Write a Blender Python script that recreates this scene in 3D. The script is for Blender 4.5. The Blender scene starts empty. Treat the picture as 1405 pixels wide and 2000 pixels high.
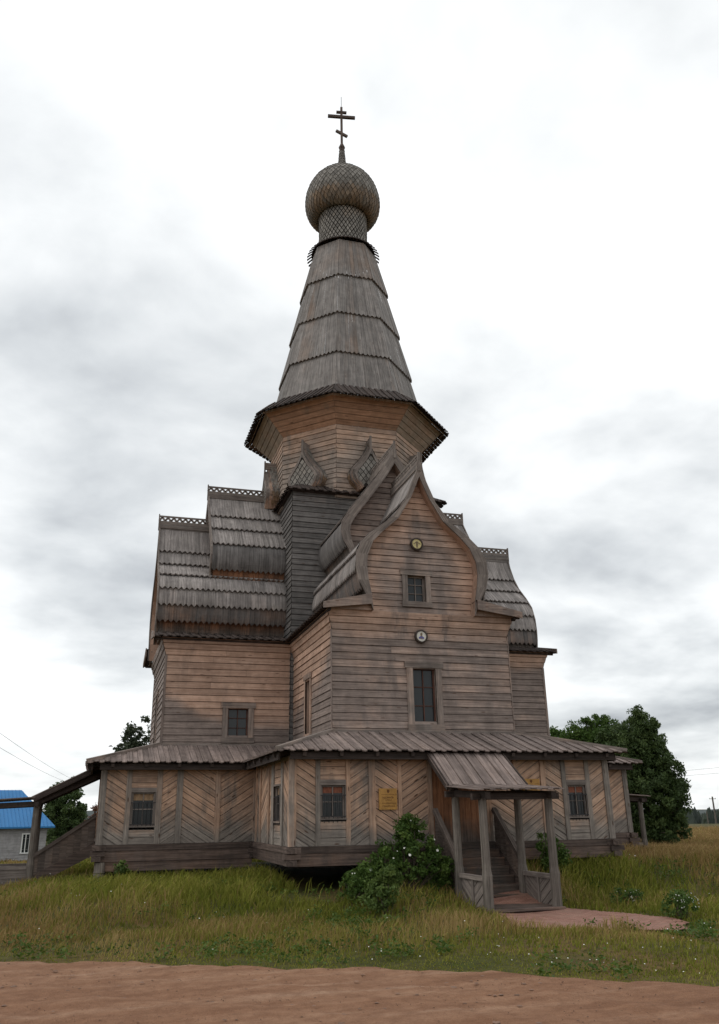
import bpy, math, random
import numpy as np
from mathutils import Vector, Matrix, noise as mnoise
random.seed(7); rng = np.random.default_rng(11)
sc = bpy.context.scene
COL = sc.collection
R = math.radians

# ------------------------------------------------------------------ camera
cam = bpy.data.cameras.new('camera'); cam_o = bpy.data.objects.new('camera', cam); COL.objects.link(cam_o)
CAMP = Vector((-8.878, -30.535, 1.6))
rt = Vector((0.959043, -0.28288824, -0.014518)); up = Vector((-0.08345137, -0.33115071, 0.93988035)); fw = Vector((0.27068874, 0.90017412, 0.34119519))
m = Matrix((rt, up, -fw)).transposed().to_4x4(); m.translation = CAMP
cam_o.matrix_world = m
cam.sensor_fit = 'VERTICAL'; cam.sensor_height = 36.0; cam.sensor_width = 36.0
cam.lens = 1619.9 / 2000 * 36.0
cam.shift_x = 11.8 / 2000
cam.clip_end = 9000; cam.clip_start = 0.1
sc.camera = cam_o

# ------------------------------------------------------------------ sky and sun
SUN_EL, SUN_AZ = R(48), R(285)      # azimuth clockwise from +Y
w = bpy.data.worlds.new('World'); sc.world = w; w.use_nodes = True
nt = w.node_tree; nt.nodes.clear()
def N(t, typ, **kw):
    n = t.nodes.new(typ)
    for k, v in kw.items():
        if k in ('ins',):
            for kk, vv in v.items(): n.inputs[kk].default_value = vv
        else: setattr(n, k, v)
    return n
def mathn(t, op, a, b=None, c=None, clamp=False):
    n = t.nodes.new('ShaderNodeMath'); n.operation = op; n.use_clamp = clamp
    for i, x in enumerate((a, b, c)):
        if x is None: continue
        if isinstance(x, (int, float)): n.inputs[i].default_value = x
        else: t.links.new(x, n.inputs[i])
    return n.outputs[0]
def mixc(t, f, a, b, mode='MIX'):
    n = t.nodes.new('ShaderNodeMix'); n.data_type = 'RGBA'; n.blend_type = mode
    for i, x in ((0, f), (6, a), (7, b)):
        if isinstance(x, (int, float)): n.inputs[i].default_value = x
        elif isinstance(x, tuple): n.inputs[i].default_value = (*x, 1)[:4]
        else: t.links.new(x, n.inputs[i])
    return n.outputs[2]
def ramp(t, f, stops, interp='LINEAR'):
    n = t.nodes.new('ShaderNodeValToRGB'); n.color_ramp.interpolation = interp
    el = n.color_ramp.elements
    while len(el) < len(stops): el.new(0.5)
    for e, (p, c) in zip(el, stops):
        e.position = p; e.color = (*c, 1) if isinstance(c, tuple) else (c, c, c, 1)
    t.links.new(f, n.inputs[0]); return n.outputs[0]
def maprange(t, x, a, b, c=0.0, d=1.0, smooth=True):
    n = t.nodes.new('ShaderNodeMapRange'); n.interpolation_type = 'SMOOTHSTEP' if smooth else 'LINEAR'
    t.links.new(x, n.inputs[0])
    for i, v in enumerate((a, b, c, d)): n.inputs[i + 1].default_value = v
    return n.outputs[0]

sky = N(nt, 'ShaderNodeTexSky', sky_type='NISHITA', sun_disc=False, sun_elevation=SUN_EL, sun_rotation=SUN_AZ)
tc = N(nt, 'ShaderNodeTexCoord'); sep = N(nt, 'ShaderNodeSeparateXYZ'); nt.links.new(tc.outputs['Generated'], sep.inputs[0])
zz = mathn(nt, 'ADD', mathn(nt, 'MAXIMUM', sep.outputs[2], 0.0), 0.24)
cb = N(nt, 'ShaderNodeCombineXYZ')
nt.links.new(mathn(nt, 'DIVIDE', sep.outputs[0], zz), cb.inputs[0]); nt.links.new(mathn(nt, 'DIVIDE', sep.outputs[1], zz), cb.inputs[1])
def cloud_noise(scale, off, detail, dist=0.0, rough=0.5):
    mp = N(nt, 'ShaderNodeMapping'); mp.inputs['Location'].default_value = off
    nt.links.new(cb.outputs[0], mp.inputs[0])
    nz = N(nt, 'ShaderNodeTexNoise'); nz.inputs['Scale'].default_value = scale; nz.inputs['Detail'].default_value = detail
    nz.inputs['Roughness'].default_value = rough; nz.inputs['Distortion'].default_value = dist
    nt.links.new(mp.outputs[0], nz.inputs['Vector']); return nz.outputs['Fac']
n1 = cloud_noise(1.15, (2.37, 4.61, .43), 5, 0.2, 0.5)
n2 = cloud_noise(3.2, (7.31, 1.27, .61), 6, 0.15, 0.55)
dens = mathn(nt, 'ADD', mathn(nt, 'MULTIPLY', n1, 0.75), mathn(nt, 'MULTIPLY', n2, 0.25))
# lower sky carries the heavier grey banks, upper sky is thin bright cloud
elev = maprange(nt, sep.outputs[2], 0.05, 0.62)
dens2 = mathn(nt, 'SUBTRACT', dens, mathn(nt, 'MULTIPLY', elev, 0.062))
cl = ramp(nt, dens2, [(0.385, (1.0, 1.005, 1.005)), (0.47, (0.82, 0.84, 0.845)), (0.55, (0.61, 0.635, 0.65)), (0.64, (0.38, 0.40, 0.425))])
skc = N(nt, 'ShaderNodeMix', data_type='RGBA'); skc.inputs[0].default_value = 0.0
bg1 = N(nt, 'ShaderNodeBackground'); bg1.inputs[1].default_value = 0.10; nt.links.new(sky.outputs[0], bg1.inputs[0])
bg2 = N(nt, 'ShaderNodeBackground'); bg2.inputs[1].default_value = 1.0; nt.links.new(cl, bg2.inputs[0])
ms = N(nt, 'ShaderNodeMixShader'); ms.inputs[0].default_value = 0.93
wo = N(nt, 'ShaderNodeOutputWorld')
nt.links.new(bg1.outputs[0], ms.inputs[1]); nt.links.new(bg2.outputs[0], ms.inputs[2]); nt.links.new(ms.outputs[0], wo.inputs[0])

sun = bpy.data.lights.new('sun', 'SUN'); sun.energy = 0.6; sun.angle = R(20); sun.color = (1.0, 0.95, 0.88)
sun_o = bpy.data.objects.new('sun', sun); COL.objects.link(sun_o)
sd = Vector((math.sin(SUN_AZ) * math.cos(SUN_EL), math.cos(SUN_AZ) * math.cos(SUN_EL), math.sin(SUN_EL)))
sun_o.rotation_euler = (-sd).to_track_quat('-Z', 'Y').to_euler(); sun_o.location = (-40, 20, 60)

sc.view_settings.view_transform = 'Standard'; sc.view_settings.look = 'None'
sc.view_settings.exposure = 0.30; sc.view_settings.gamma = 1.0; sc.view_settings.use_curve_mapping = False

# ------------------------------------------------------------------ materials
def new_mat(name):
    mt = bpy.data.materials.new(name); mt.use_nodes = True
    t = mt.node_tree; b = t.nodes['Principled BSDF']
    return mt, t, b
def wood(name, g0, g1, f0, f1, tone=(0.74, 1.22), rough=0.85, knots=0.6, sharp=0.22, spec=0.25, moss=0.0):
    """weathered board: grey where the rain reaches, orange where the boards are sheltered ('fresh' attribute)"""
    mt, t, b = new_mat(name)
    uv = N(t, 'ShaderNodeUVMap', uv_map='UVMap'); s = N(t, 'ShaderNodeSeparateXYZ'); t.links.new(uv.outputs[0], s.inputs[0])
    rn = N(t, 'ShaderNodeAttribute', attribute_name='rnd').outputs['Fac']
    fr = N(t, 'ShaderNodeAttribute', attribute_name='fresh').outputs['Fac']
    def vec(su, sv, ru, rv):
        c = N(t, 'ShaderNodeCombineXYZ')
        t.links.new(mathn(t, 'MULTIPLY_ADD', s.outputs[0], su, mathn(t, 'MULTIPLY', rn, ru)), c.inputs[0])
        t.links.new(mathn(t, 'MULTIPLY_ADD', s.outputs[1], sv, mathn(t, 'MULTIPLY', rn, rv)), c.inputs[1]); return c.outputs[0]
    def nz(v, sc_, det, rgh=0.55):
        n = N(t, 'ShaderNodeTexNoise'); n.inputs['Scale'].default_value = sc_; n.inputs['Detail'].default_value = det; n.inputs['Roughness'].default_value = rgh
        t.links.new(v, n.inputs['Vector']); return n.outputs['Fac']
    st = nz(vec(0.8, 20, 57, 33), 1.0, 5); fine = nz(vec(5, 110, 91, 17), 1.0, 3)
    tcn = N(t, 'ShaderNodeTexCoord')
    patch = nz(tcn.outputs['Object'], 0.9, 4, 0.6); blot = nz(tcn.outputs['Object'], 3.1, 4, 0.6)
    k = mathn(t, 'ADD', fr, mathn(t, 'MULTIPLY_ADD', patch, 0.9, -0.45))
    smp = N(t, 'ShaderNodeMapping'); smp.inputs['Scale'].default_value = (1.7, 1.7, .32); t.links.new(tcn.outputs['Object'], smp.inputs[0])
    stain = maprange(t, nz(smp.outputs[0], 1.0, 5, .62), .52, .72)
    k = mathn(t, 'SUBTRACT', k, mathn(t, 'MULTIPLY', stain, .32))
    k = mathn(t, 'ADD', k, mathn(t, 'MULTIPLY_ADD', st, 0.26, -0.13))
    k = mathn(t, 'ADD', k, mathn(t, 'MULTIPLY_ADD', rn, 0.14, -0.07))
    k = maprange(t, k, 0.5 - sharp * 1.6, 0.5 + sharp * 1.6)
    sm = mathn(t, 'ADD', mathn(t, 'MULTIPLY', st, 0.65), mathn(t, 'MULTIPLY', fine, 0.35))
    sm = maprange(t, sm, 0.34, 0.66)
    cg = mixc(t, sm, g0, g1); cf = mixc(t, sm, f0, f1)
    c = mixc(t, k, cg, cf)
    tone_n = maprange(t, rn, 0, 1, tone[0], tone[1], False)
    tone_n = mathn(t, 'MULTIPLY', tone_n, maprange(t, blot, 0.3, 0.7, 0.84, 1.12))
    c = mixc(t, 1.0, c, tone_n, 'MULTIPLY') if False else c
    hv = N(t, 'ShaderNodeHueSaturation'); t.links.new(c, hv.inputs['Color']); t.links.new(tone_n, hv.inputs['Value']); c = hv.outputs[0]
    c = mixc(t, mathn(t, 'MULTIPLY', stain, .35), c, tuple(v * .6 for v in g0))
    vo = N(t, 'ShaderNodeTexVoronoi'); vo.inputs['Scale'].default_value = 1.0; t.links.new(vec(1.7, 6.0, 23, 41), vo.inputs['Vector'])
    kn = maprange(t, vo.outputs['Distance'], 0.07, 0.16, knots, 0.0)
    c = mixc(t, kn, c, (0.075, 0.04, 0.025))
    if moss: c = mixc(t, mathn(t, 'MULTIPLY', maprange(t, blot, 0.55, 0.72), moss), c, (0.10, 0.105, 0.055))
    t.links.new(c, b.inputs['Base Color']); b.inputs['Roughness'].default_value = rough; b.inputs['Specular IOR Level'].default_value = spec
    bp = N(t, 'ShaderNodeBump'); bp.inputs['Strength'].default_value = 0.35; bp.inputs['Distance'].default_value = 0.012
    t.links.new(mathn(t, 'ADD', st, mathn(t, 'MULTIPLY', fine, 0.5)), bp.inputs['Height']); t.links.new(bp.outputs[0], b.inputs['Normal'])
    return mt
GREY0, GREY1 = (0.155, 0.122, 0.106), (0.29, 0.234, 0.205)
FR0, FR1 = (0.355, 0.225, 0.16), (0.505, 0.345, 0.262)
M = {}
M['siding'] = wood('weathered_siding', GREY0, GREY1, FR0, FR1, tone=(0.82, 1.14))
M['octagon'] = wood('octagon_boards', (0.21, 0.17, 0.143), (0.36, 0.295, 0.25), (0.38, 0.24, 0.165), (0.54, 0.37, 0.275), tone=(0.86, 1.12))
M['cornice'] = wood('cornice_boards', (0.25, 0.195, 0.15), (0.40, 0.32, 0.25), (0.32, 0.18, 0.115), (0.47, 0.28, 0.185), tone=(0.84, 1.12))
M['dark_siding'] = wood('dark_siding', (0.085, 0.08, 0.077), (0.19, 0.175, 0.165), FR0, FR1)
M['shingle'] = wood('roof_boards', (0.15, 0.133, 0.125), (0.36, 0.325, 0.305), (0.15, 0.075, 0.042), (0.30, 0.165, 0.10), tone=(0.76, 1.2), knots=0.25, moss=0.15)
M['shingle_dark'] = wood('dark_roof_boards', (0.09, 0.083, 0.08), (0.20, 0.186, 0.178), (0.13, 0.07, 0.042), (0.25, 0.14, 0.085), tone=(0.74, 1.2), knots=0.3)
M['tent'] = wood('tent_boards', (0.135, 0.123, 0.115), (0.295, 0.27, 0.253), (0.155, 0.112, 0.087), (0.265, 0.2, 0.16), knots=0.5, tone=(0.86, 1.12))
M['trim'] = wood('trim_boards', (0.125, 0.104, 0.092), (0.262, 0.222, 0.196), FR0, FR1, knots=0.3, tone=(0.8, 1.15))
M['gallery'] = wood('gallery_boards', (0.15, 0.13, 0.115), (0.30, 0.26, 0.225), (0.34, 0.20, 0.13), (0.55, 0.365, 0.258), knots=0.9, tone=(0.82, 1.14))
M['beam'] = wood('dark_beams', (0.055, 0.04, 0.034), (0.15, 0.11, 0.092), (0.14, 0.07, 0.045), (0.24, 0.14, 0.09), knots=0.2)
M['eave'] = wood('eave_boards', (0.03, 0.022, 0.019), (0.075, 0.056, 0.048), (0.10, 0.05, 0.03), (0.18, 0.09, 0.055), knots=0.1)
M['galroof'] = wood('gallery_roof_boards', (0.13, 0.10, 0.088), (0.265, 0.21, 0.188), (0.2, 0.135, 0.10), (0.32, 0.235, 0.185), knots=0.5)
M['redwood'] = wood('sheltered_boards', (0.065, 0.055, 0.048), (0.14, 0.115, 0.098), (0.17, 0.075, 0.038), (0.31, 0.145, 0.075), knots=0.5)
M['lemekh'] = wood('aspen_shingles', (0.125, 0.115, 0.102), (0.29, 0.268, 0.24), (0.13, 0.08, 0.046), (0.28, 0.19, 0.12), knots=0.0, tone=(0.78, 1.18))
M['rail'] = wood('brown_rail_boards', (0.075, 0.058, 0.05), (0.17, 0.135, 0.115), (0.12, 0.075, 0.05), (0.2, 0.13, 0.09), knots=0.3)
M['post'] = wood('post_timber', (0.105, 0.09, 0.077), (0.25, 0.215, 0.185), FR0, FR1, knots=0.4)
M['redsash'] = wood('painted_sash', (0.07, 0.035, 0.025), (0.12, 0.055, 0.04), (0.09, 0.045, 0.03), (0.14, 0.07, 0.05), knots=0)
def plain(name, col, rough=0.7, metal=0.0, var=0.0, vscale=5.0, spec=0.3):
    mt, t, b = new_mat(name)
    b.inputs['Roughness'].default_value = rough; b.inputs['Metallic'].default_value = metal; b.inputs['Specular IOR Level'].default_value = spec
    tcn = N(t, 'ShaderNodeTexCoord'); n = N(t, 'ShaderNodeTexNoise'); n.inputs['Scale'].default_value = vscale; n.inputs['Detail'].default_value = 5
    t.links.new(tcn.outputs['Object'], n.inputs['Vector'])
    c = ramp(t, n.outputs['Fac'], [(0.3, tuple(x * (1 - var) for x in col)), (0.7, tuple(min(1, x * (1 + var)) for x in col))])
    t.links.new(c, b.inputs['Base Color']); return mt
M['iron'] = plain('dark_iron', (0.035, 0.033, 0.035), 0.6, 0.3, 0.3)
M['void'] = plain('dark_timber_core', (0.03, 0.025, 0.022), 0.9, 0, 0.2)
M['curtain'] = plain('red_brown_curtain', (0.20, 0.075, 0.045), 0.9, 0, 0.25, 12)
M['beige'] = plain('beige_curtain', (0.26, 0.17, 0.10), 0.9, 0, 0.25, 12)
M['plaque'] = plain('varnished_plaque_wood', (0.40, 0.21, 0.055), 0.45, 0, 0.2, 9)
M['carving'] = plain('carved_letters', (0.14, 0.06, 0.02), 0.7, 0, 0.1)
M['gold'] = plain('pale_gilding', (0.55, 0.47, 0.22), 0.45, 0.0, 0.2, 20)
M['whiteenamel'] = plain('white_enamel', (0.60, 0.58, 0.52), 0.4, 0, 0.1, 20)
M['blueenamel'] = plain('blue_enamel', (0.10, 0.10, 0.30), 0.4, 0, 0.2, 20)
M['figure'] = plain('umber_enamel', (0.16, 0.12, 0.07), 0.5, 0, 0.2, 20)
M['medalrim'] = plain('dark_medallion_rim', (0.05, 0.035, 0.028), 0.6, 0, 0.2)
def glass():
    mt, t, b = new_mat('window_glass')
    b.inputs['Base Color'].default_value = (0.022, 0.026, 0.028, 1); b.inputs['Roughness'].default_value = 0.12; b.inputs['Specular IOR Level'].default_value = 0.32
    tcn = N(t, 'ShaderNodeTexCoord'); n = N(t, 'ShaderNodeTexNoise'); n.inputs['Scale'].default_value = 2.5; t.links.new(tcn.outputs['Object'], n.inputs['Vector'])
    bp = N(t, 'ShaderNodeBump'); bp.inputs['Strength'].default_value = 0.08; t.links.new(n.outputs['Fac'], bp.inputs['Height']); t.links.new(bp.outputs[0], b.inputs['Normal'])
    return mt
M['glass'] = glass()

# ------------------------------------------------------------------ mesh builder
def sstep(a, b, x):
    t = min(1, max(0, (x - a) / (b - a))); return t * t * (3 - 2 * t)
class MB:
    def __init__(self, T=None, F=None):
        self.v = []; self.f = []; self.uv = []; self.rn = []; self.fr = []
        self.T = T or (lambda p: p); self.F = F or (lambda p: 0.0)
    def face(self, pts, uvs=None, rnd=None, fresh=None):
        i0 = len(self.v)
        for p in pts:
            self.v.append(tuple(self.T(p))); self.fr.append(self.F(p) if fresh is None else fresh)
        self.f.append(tuple(range(i0, i0 + len(pts))))
        if uvs is None: uvs = [(p[0] + p[1], p[2]) for p in pts]
        self.uv += uvs; self.rn.append(random.random() if rnd is None else rnd)
    def box(self, o, L, W_, T_, rnd=None, fresh=None, nseg=1):
        """box from corner o along vectors L (grain), W_, T_"""
        o, L, W_, T_ = Vector(o), Vector(L), Vector(W_), Vector(T_)
        r = random.random() if rnd is None else rnd
        l, w_, t_ = L.length, W_.length, T_.length
        for k in range(nseg):
            a, b = o + L * (k / nseg), o + L * ((k + 1) / nseg); u0, u1 = l * k / nseg, l * (k + 1) / nseg
            for d, e, x0, dw in ((Vector(), W_, 0, w_), (T_, W_, 0, w_), (Vector(), T_, .3, t_), (W_, T_, .3, t_)):
                self.face([a + d, b + d, b + d + e, a + d + e], [(u0, x0), (u1, x0), (u1, x0 + dw), (u0, x0 + dw)], r, fresh)
        self.face([o, o + W_, o + W_ + T_, o + T_], [(0, 0), (0.02, w_), (0.04, w_), (0.04, t_)], r, fresh)
        q = o + L; self.face([q, q + W_, q + W_ + T_, q + T_], [(0, 0), (0.02, w_), (0.04, w_), (0.04, t_)], r, fresh)
    def bar(self, a, b, w_, t_, upv=(0, 0, 1), rnd=None, fresh=None, nseg=1):
        """board from a to b (centre line), width w_ along upv-ish, thickness t_ sideways"""
        a, b = Vector(a), Vector(b); d = (b - a)
        u = Vector(upv); s = d.cross(u)
        if s.length < 1e-6: s = d.cross(Vector((1, 0, 0)))
        s.normalize(); u = s.cross(d).normalized()
        self.box(a - u * w_ / 2 - s * t_ / 2, d, u * w_, s * t_, rnd, fresh, nseg)
    def prism(self, poly, off, rnd=None, fresh=None):
        """extrude polygon (list of points) by vector off"""
        off = Vector(off); P = [Vector(p) for p in poly]; r = random.random() if rnd is None else rnd
        self.face(P, None, r, fresh); self.face([p + off for p in P], None, r, fresh)
        for i in range(len(P)):
            a, b = P[i], P[(i + 1) % len(P)]; self.face([a, b, b + off, a + off], [(0, 0), ((b - a).length, 0), ((b - a).length, off.length), (0, off.length)], r, fresh)
    def tube(self, pts, rad, n=8, cap=True, rnd=None, fresh=None):
        r = random.random() if rnd is None else rnd
        P = [Vector(p) for p in pts]; rads = rad if isinstance(rad, (list, tuple)) else [rad] * len(P)
        rings = []; l = 0
        for i, p in enumerate(P):
            d = (P[min(i + 1, len(P) - 1)] - P[max(i - 1, 0)]).normalized()
            x = d.cross(Vector((0, 0, 1)))
            if abs(d.z) > .9: x = Vector((0, 1, 0)).cross(d)
            x.normalize(); y = d.cross(x)
            if i: l += (p - P[i - 1]).length
            rings.append(([p + (x * math.cos(2 * math.pi * k / n) + y * math.sin(2 * math.pi * k / n)) * rads[i] for k in range(n)], l))
        for (A, la), (B, lb) in zip(rings, rings[1:]):
            for k in range(n):
                k2 = (k + 1) % n; c = 2 * math.pi * rads[0] / n
                self.face([A[k], A[k2], B[k2], B[k]], [(la, k * c), (la, (k + 1) * c), (lb, (k + 1) * c), (lb, k * c)], r, fresh)
        if cap: self.face(rings[0][0], [(p.x, p.y) for p in rings[0][0]], r, fresh); self.face(rings[-1][0], [(p.x, p.y) for p in rings[-1][0]], r, fresh)
    def build(self, name, mat, parent=None, smooth=False, kind=None, label=None):
        off = root_loc(parent) if parent is not None else Vector()
        me = bpy.data.meshes.new(name); me.from_pydata([(a - off.x, b - off.y, c - off.z) for a, b, c in self.v], [], self.f)
        uvl = me.uv_layers.new(name='UVMap'); uvl.data.foreach_set('uv', np.array(self.uv, dtype=np.float32).ravel())
        a = me.attributes.new('rnd', 'FLOAT', 'FACE'); a.data.foreach_set('value', np.array(self.rn, dtype=np.float32))
        a = me.attributes.new('fresh', 'FLOAT', 'POINT'); a.data.foreach_set('value', np.array(self.fr, dtype=np.float32))
        if smooth: me.polygons.foreach_set('use_smooth', [True] * len(me.polygons))
        me.materials.append(M[mat] if isinstance(mat, str) else mat)
        o = bpy.data.objects.new(name, me); COL.objects.link(o)
        if parent is not None:
            o.parent = parent
        if kind: o['kind'] = kind
        if label: o['label'] = label
        return o
def root_loc(o):
    l = Vector()
    while o is not None: l += Vector(o.location); o = o.parent
    return l
def thing(name, label, cat, loc=(0, 0, 0), group=None):
    o = bpy.data.objects.new(name, None); COL.objects.link(o); o.location = loc
    o['label'] = label; o['category'] = cat
    if group: o['group'] = group
    return o
def tag(o, label, cat, group=None):
    o['label'] = label; o['category'] = cat
    if group: o['group'] = group
    return o
def interp(prof, z):
    """half width of a profile [(a,z)...] with z falling"""
    for (a0, z0), (a1, z1) in zip(prof, prof[1:]):
        if z1 <= z <= z0: return a0 + (a1 - a0) * (z0 - z) / (z0 - z1)
    return prof[0][0] if z > prof[0][1] else prof[-1][0]

def siding(mb, P, n, ul, ur, z0, z1, h=0.205, holes=(), seg=1.1, fr=None, lip=0.026, lean=None, joints=True):
    """horizontal boards on the surface P(u, z); ul/ur are functions of z; n outward vector"""
    n = Vector(n); z = z0
    nb = max(1, round((z1 - z0) / h)); h = (z1 - z0) / nb
    for k in range(nb):
        za, zb = z0 + k * h, z0 + (k + 1) * h; zm = (za + zb) / 2
        spans = [(ul(za), ul(zb), ur(za), ur(zb))]
        for (h0, h1, hz0, hz1) in holes:
            if hz0 < zm < hz1:
                s = spans.pop(); spans += [(s[0], s[1], h0, h0), (h1, h1, s[2], s[3])]
        g = min(.013, h * .1)
        for (la, lb, ra, rb) in spans:
            if min(ra, rb) - max(la, lb) < 0.01 and max(ra - la, rb - lb) < 0.02: continue
            mb.face([Vector(P(la, za)) - n * .028, Vector(P(ra, za)) - n * .028, Vector(P(rb, zb)) - n * .028, Vector(P(lb, zb)) - n * .028], [(0, 0), (1, 0), (1, h), (0, h)], 0.0, -.5)
            cuts = [0.0, 1.0]
            if joints and ra - la > 3.5 and random.random() < 0.55: cuts = [0.0, random.choice((0.33, 0.5, 0.62)) + random.uniform(-.03, .03), 1.0]
            for c0, c1 in zip(cuts, cuts[1:]):
                r = random.random(); o1 = lip * random.uniform(0.75, 1.25); uo = random.random() * 9
                ns = max(1, math.ceil((ra - la) * (c1 - c0) / seg))
                for q in range(ns):
                    ta, tb = c0 + (c1 - c0) * q / ns, c0 + (c1 - c0) * (q + 1) / ns
                    ua0, ua1 = la + (ra - la) * ta, la + (ra - la) * tb; ub0, ub1 = lb + (rb - lb) * ta, lb + (rb - lb) * tb
                    if q == ns - 1 and c1 < 1: ua1 -= .006; ub1 -= .006
                    tg = 1 - g / h; zt = za + h * tg; ut0, ut1 = ua0 + (ub0 - ua0) * tg, ua1 + (ub1 - ua1) * tg
                    A, B, C_, D = Vector(P(ua0, za)) + n * o1, Vector(P(ua1, za)) + n * o1, Vector(P(ut1, zt)) + n * .002, Vector(P(ut0, zt)) + n * .002
                    mb.face([A, B, C_, D], [(ua0 + uo, 0), (ua1 + uo, 0), (ub1 + uo, h), (ub0 + uo, h)], r, fr)
                    mb.face([A, B, Vector(P(ua1, za)) - n * .026, Vector(P(ua0, za)) - n * .026], [(ua0, .3), (ua1, .3), (ua1, .33), (ua0, .33)], r, fr)

def plank_roof(mb, E0, E1, T0, T1, pw=0.2, th=0.035, over=0.05, tip=0.06, fr=None, alt=True, double=True):
    """boards running from eave line E0-E1 up to T0-T1 (trapezoid), pointed lower ends"""
    E0, E1, T0, T1 = map(Vector, (E0, E1, T0, T1))
    e = (E1 - E0); Le = e.length; e.normalize()
    d0 = T0 - E0; s0 = d0.dot(e); t = d0 - e * s0; s1 = (T1 - E0).dot(e); Ht = t.length; tn = t / Ht
    n = e.cross(tn); n = n if n.z > 0 else -n
    lo, hi = min(0, s0), max(Le, s1)
    dR = s1 - Le
    def vr(s):
        a, b = 0.0, 1.0
        if s0 > 1e-6 and s < s0: b = min(b, s / s0)
        if s0 < -1e-6 and s < 0: a = max(a, s / s0)
        if dR < -1e-6 and s > s1: b = min(b, (s - Le) / dR)
        if dR > 1e-6 and s > Le: a = max(a, (s - Le) / dR)
        return a, b
    npk = max(1, round((hi - lo) / pw)); pw = (hi - lo) / npk
    for k in range(npk):
        sa, sb = lo + k * pw + .003, lo + (k + 1) * pw - .003
        (a0, b0), (a1, b1) = vr(sa), vr(sb)
        if max(b0 - a0, b1 - a1) < 0.01: continue
        b0, b1 = max(b0, a0), max(b1, a1)
        r = random.random(); lift = (th if (alt and k % 2) else 0) + random.uniform(0, .006)
        ov = over + random.uniform(-.015, .015) if a0 + a1 < 1e-5 else 0
        def p(s, v, z): return E0 + e * s + t * v + n * z
        sm = (sa + sb) / 2
        for z, flip in ((lift + th, 0), (lift, 1)):
            pts = [p(sa, a0, z) - tn * (ov - tip), p(sm, (a0 + a1) / 2, z) - tn * ov, p(sb, a1, z) - tn * (ov - tip), p(sb, b1, z), p(sa, b0, z)] if ov else [p(sa, a0, z), p(sb, a1, z), p(sb, b1, z), p(sa, b0, z)]
            uvs = [((q - E0).dot(tn), (q - E0).dot(e)) for q in pts]
            mb.face(pts, uvs, r, fr)
        lowpts = [(sa, a0), (sm, (a0 + a1) / 2), (sb, a1)]
        for (sA, vA), (sB, vB), oA, oB in ((lowpts[0], lowpts[1], ov - tip, ov), (lowpts[1], lowpts[2], ov, ov - tip)):
            if not ov: oA = oB = 0
            mb.face([p(sA, vA, lift) - tn * oA, p(sB, vB, lift) - tn * oB, p(sB, vB, lift + th) - tn * oB, p(sA, vA, lift + th) - tn * oA], [(0, 0), (.1, 0), (.1, th), (0, th)], r, fr)
        for (s_, a_, b_) in ((sa, a0, b0), (sb, a1, b1)):
            mb.face([p(s_, a_, lift), p(s_, b_, lift), p(s_, b_, lift + th), p(s_, a_, lift + th)], [(0, 0), (1, 0), (1, th), (0, th)], r, fr)

def smooth_prof(prof, n=4):
    out = []
    P = [prof[0]] + list(prof) + [prof[-1]]
    for i in range(1, len(P) - 2):
        p0, p1, p2, p3 = P[i - 1], P[i], P[i + 1], P[i + 2]
        for k in range(n):
            t = k / n
            out.append(tuple(0.5 * (2 * p1[j] + (p2[j] - p0[j]) * t + (2 * p0[j] - 5 * p1[j] + 4 * p2[j] - p3[j]) * t * t + (3 * p1[j] - p0[j] - 3 * p2[j] + p3[j]) * t ** 3) for j in (0, 1)))
    out.append(prof[-1]); return out
def cut_prof(sp, zt, zb):
    """part of a smooth profile between heights (profile z monotone falling)"""
    pts = [q for q in sp if zb < q[1] < zt]
    return [(interp(sp, zt), zt)] + pts + [(interp(sp, zb), zb)]
def normals2(pts):
    ns = []
    for i in range(len(pts)):
        a, b = pts[max(i - 1, 0)], pts[min(i + 1, len(pts) - 1)]
        da, dz = b[0] - a[0], b[1] - a[1]; l = math.hypot(da, dz) or 1
        ns.append((-dz / l, da / l))     # points outwards for falling z
    return ns
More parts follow.
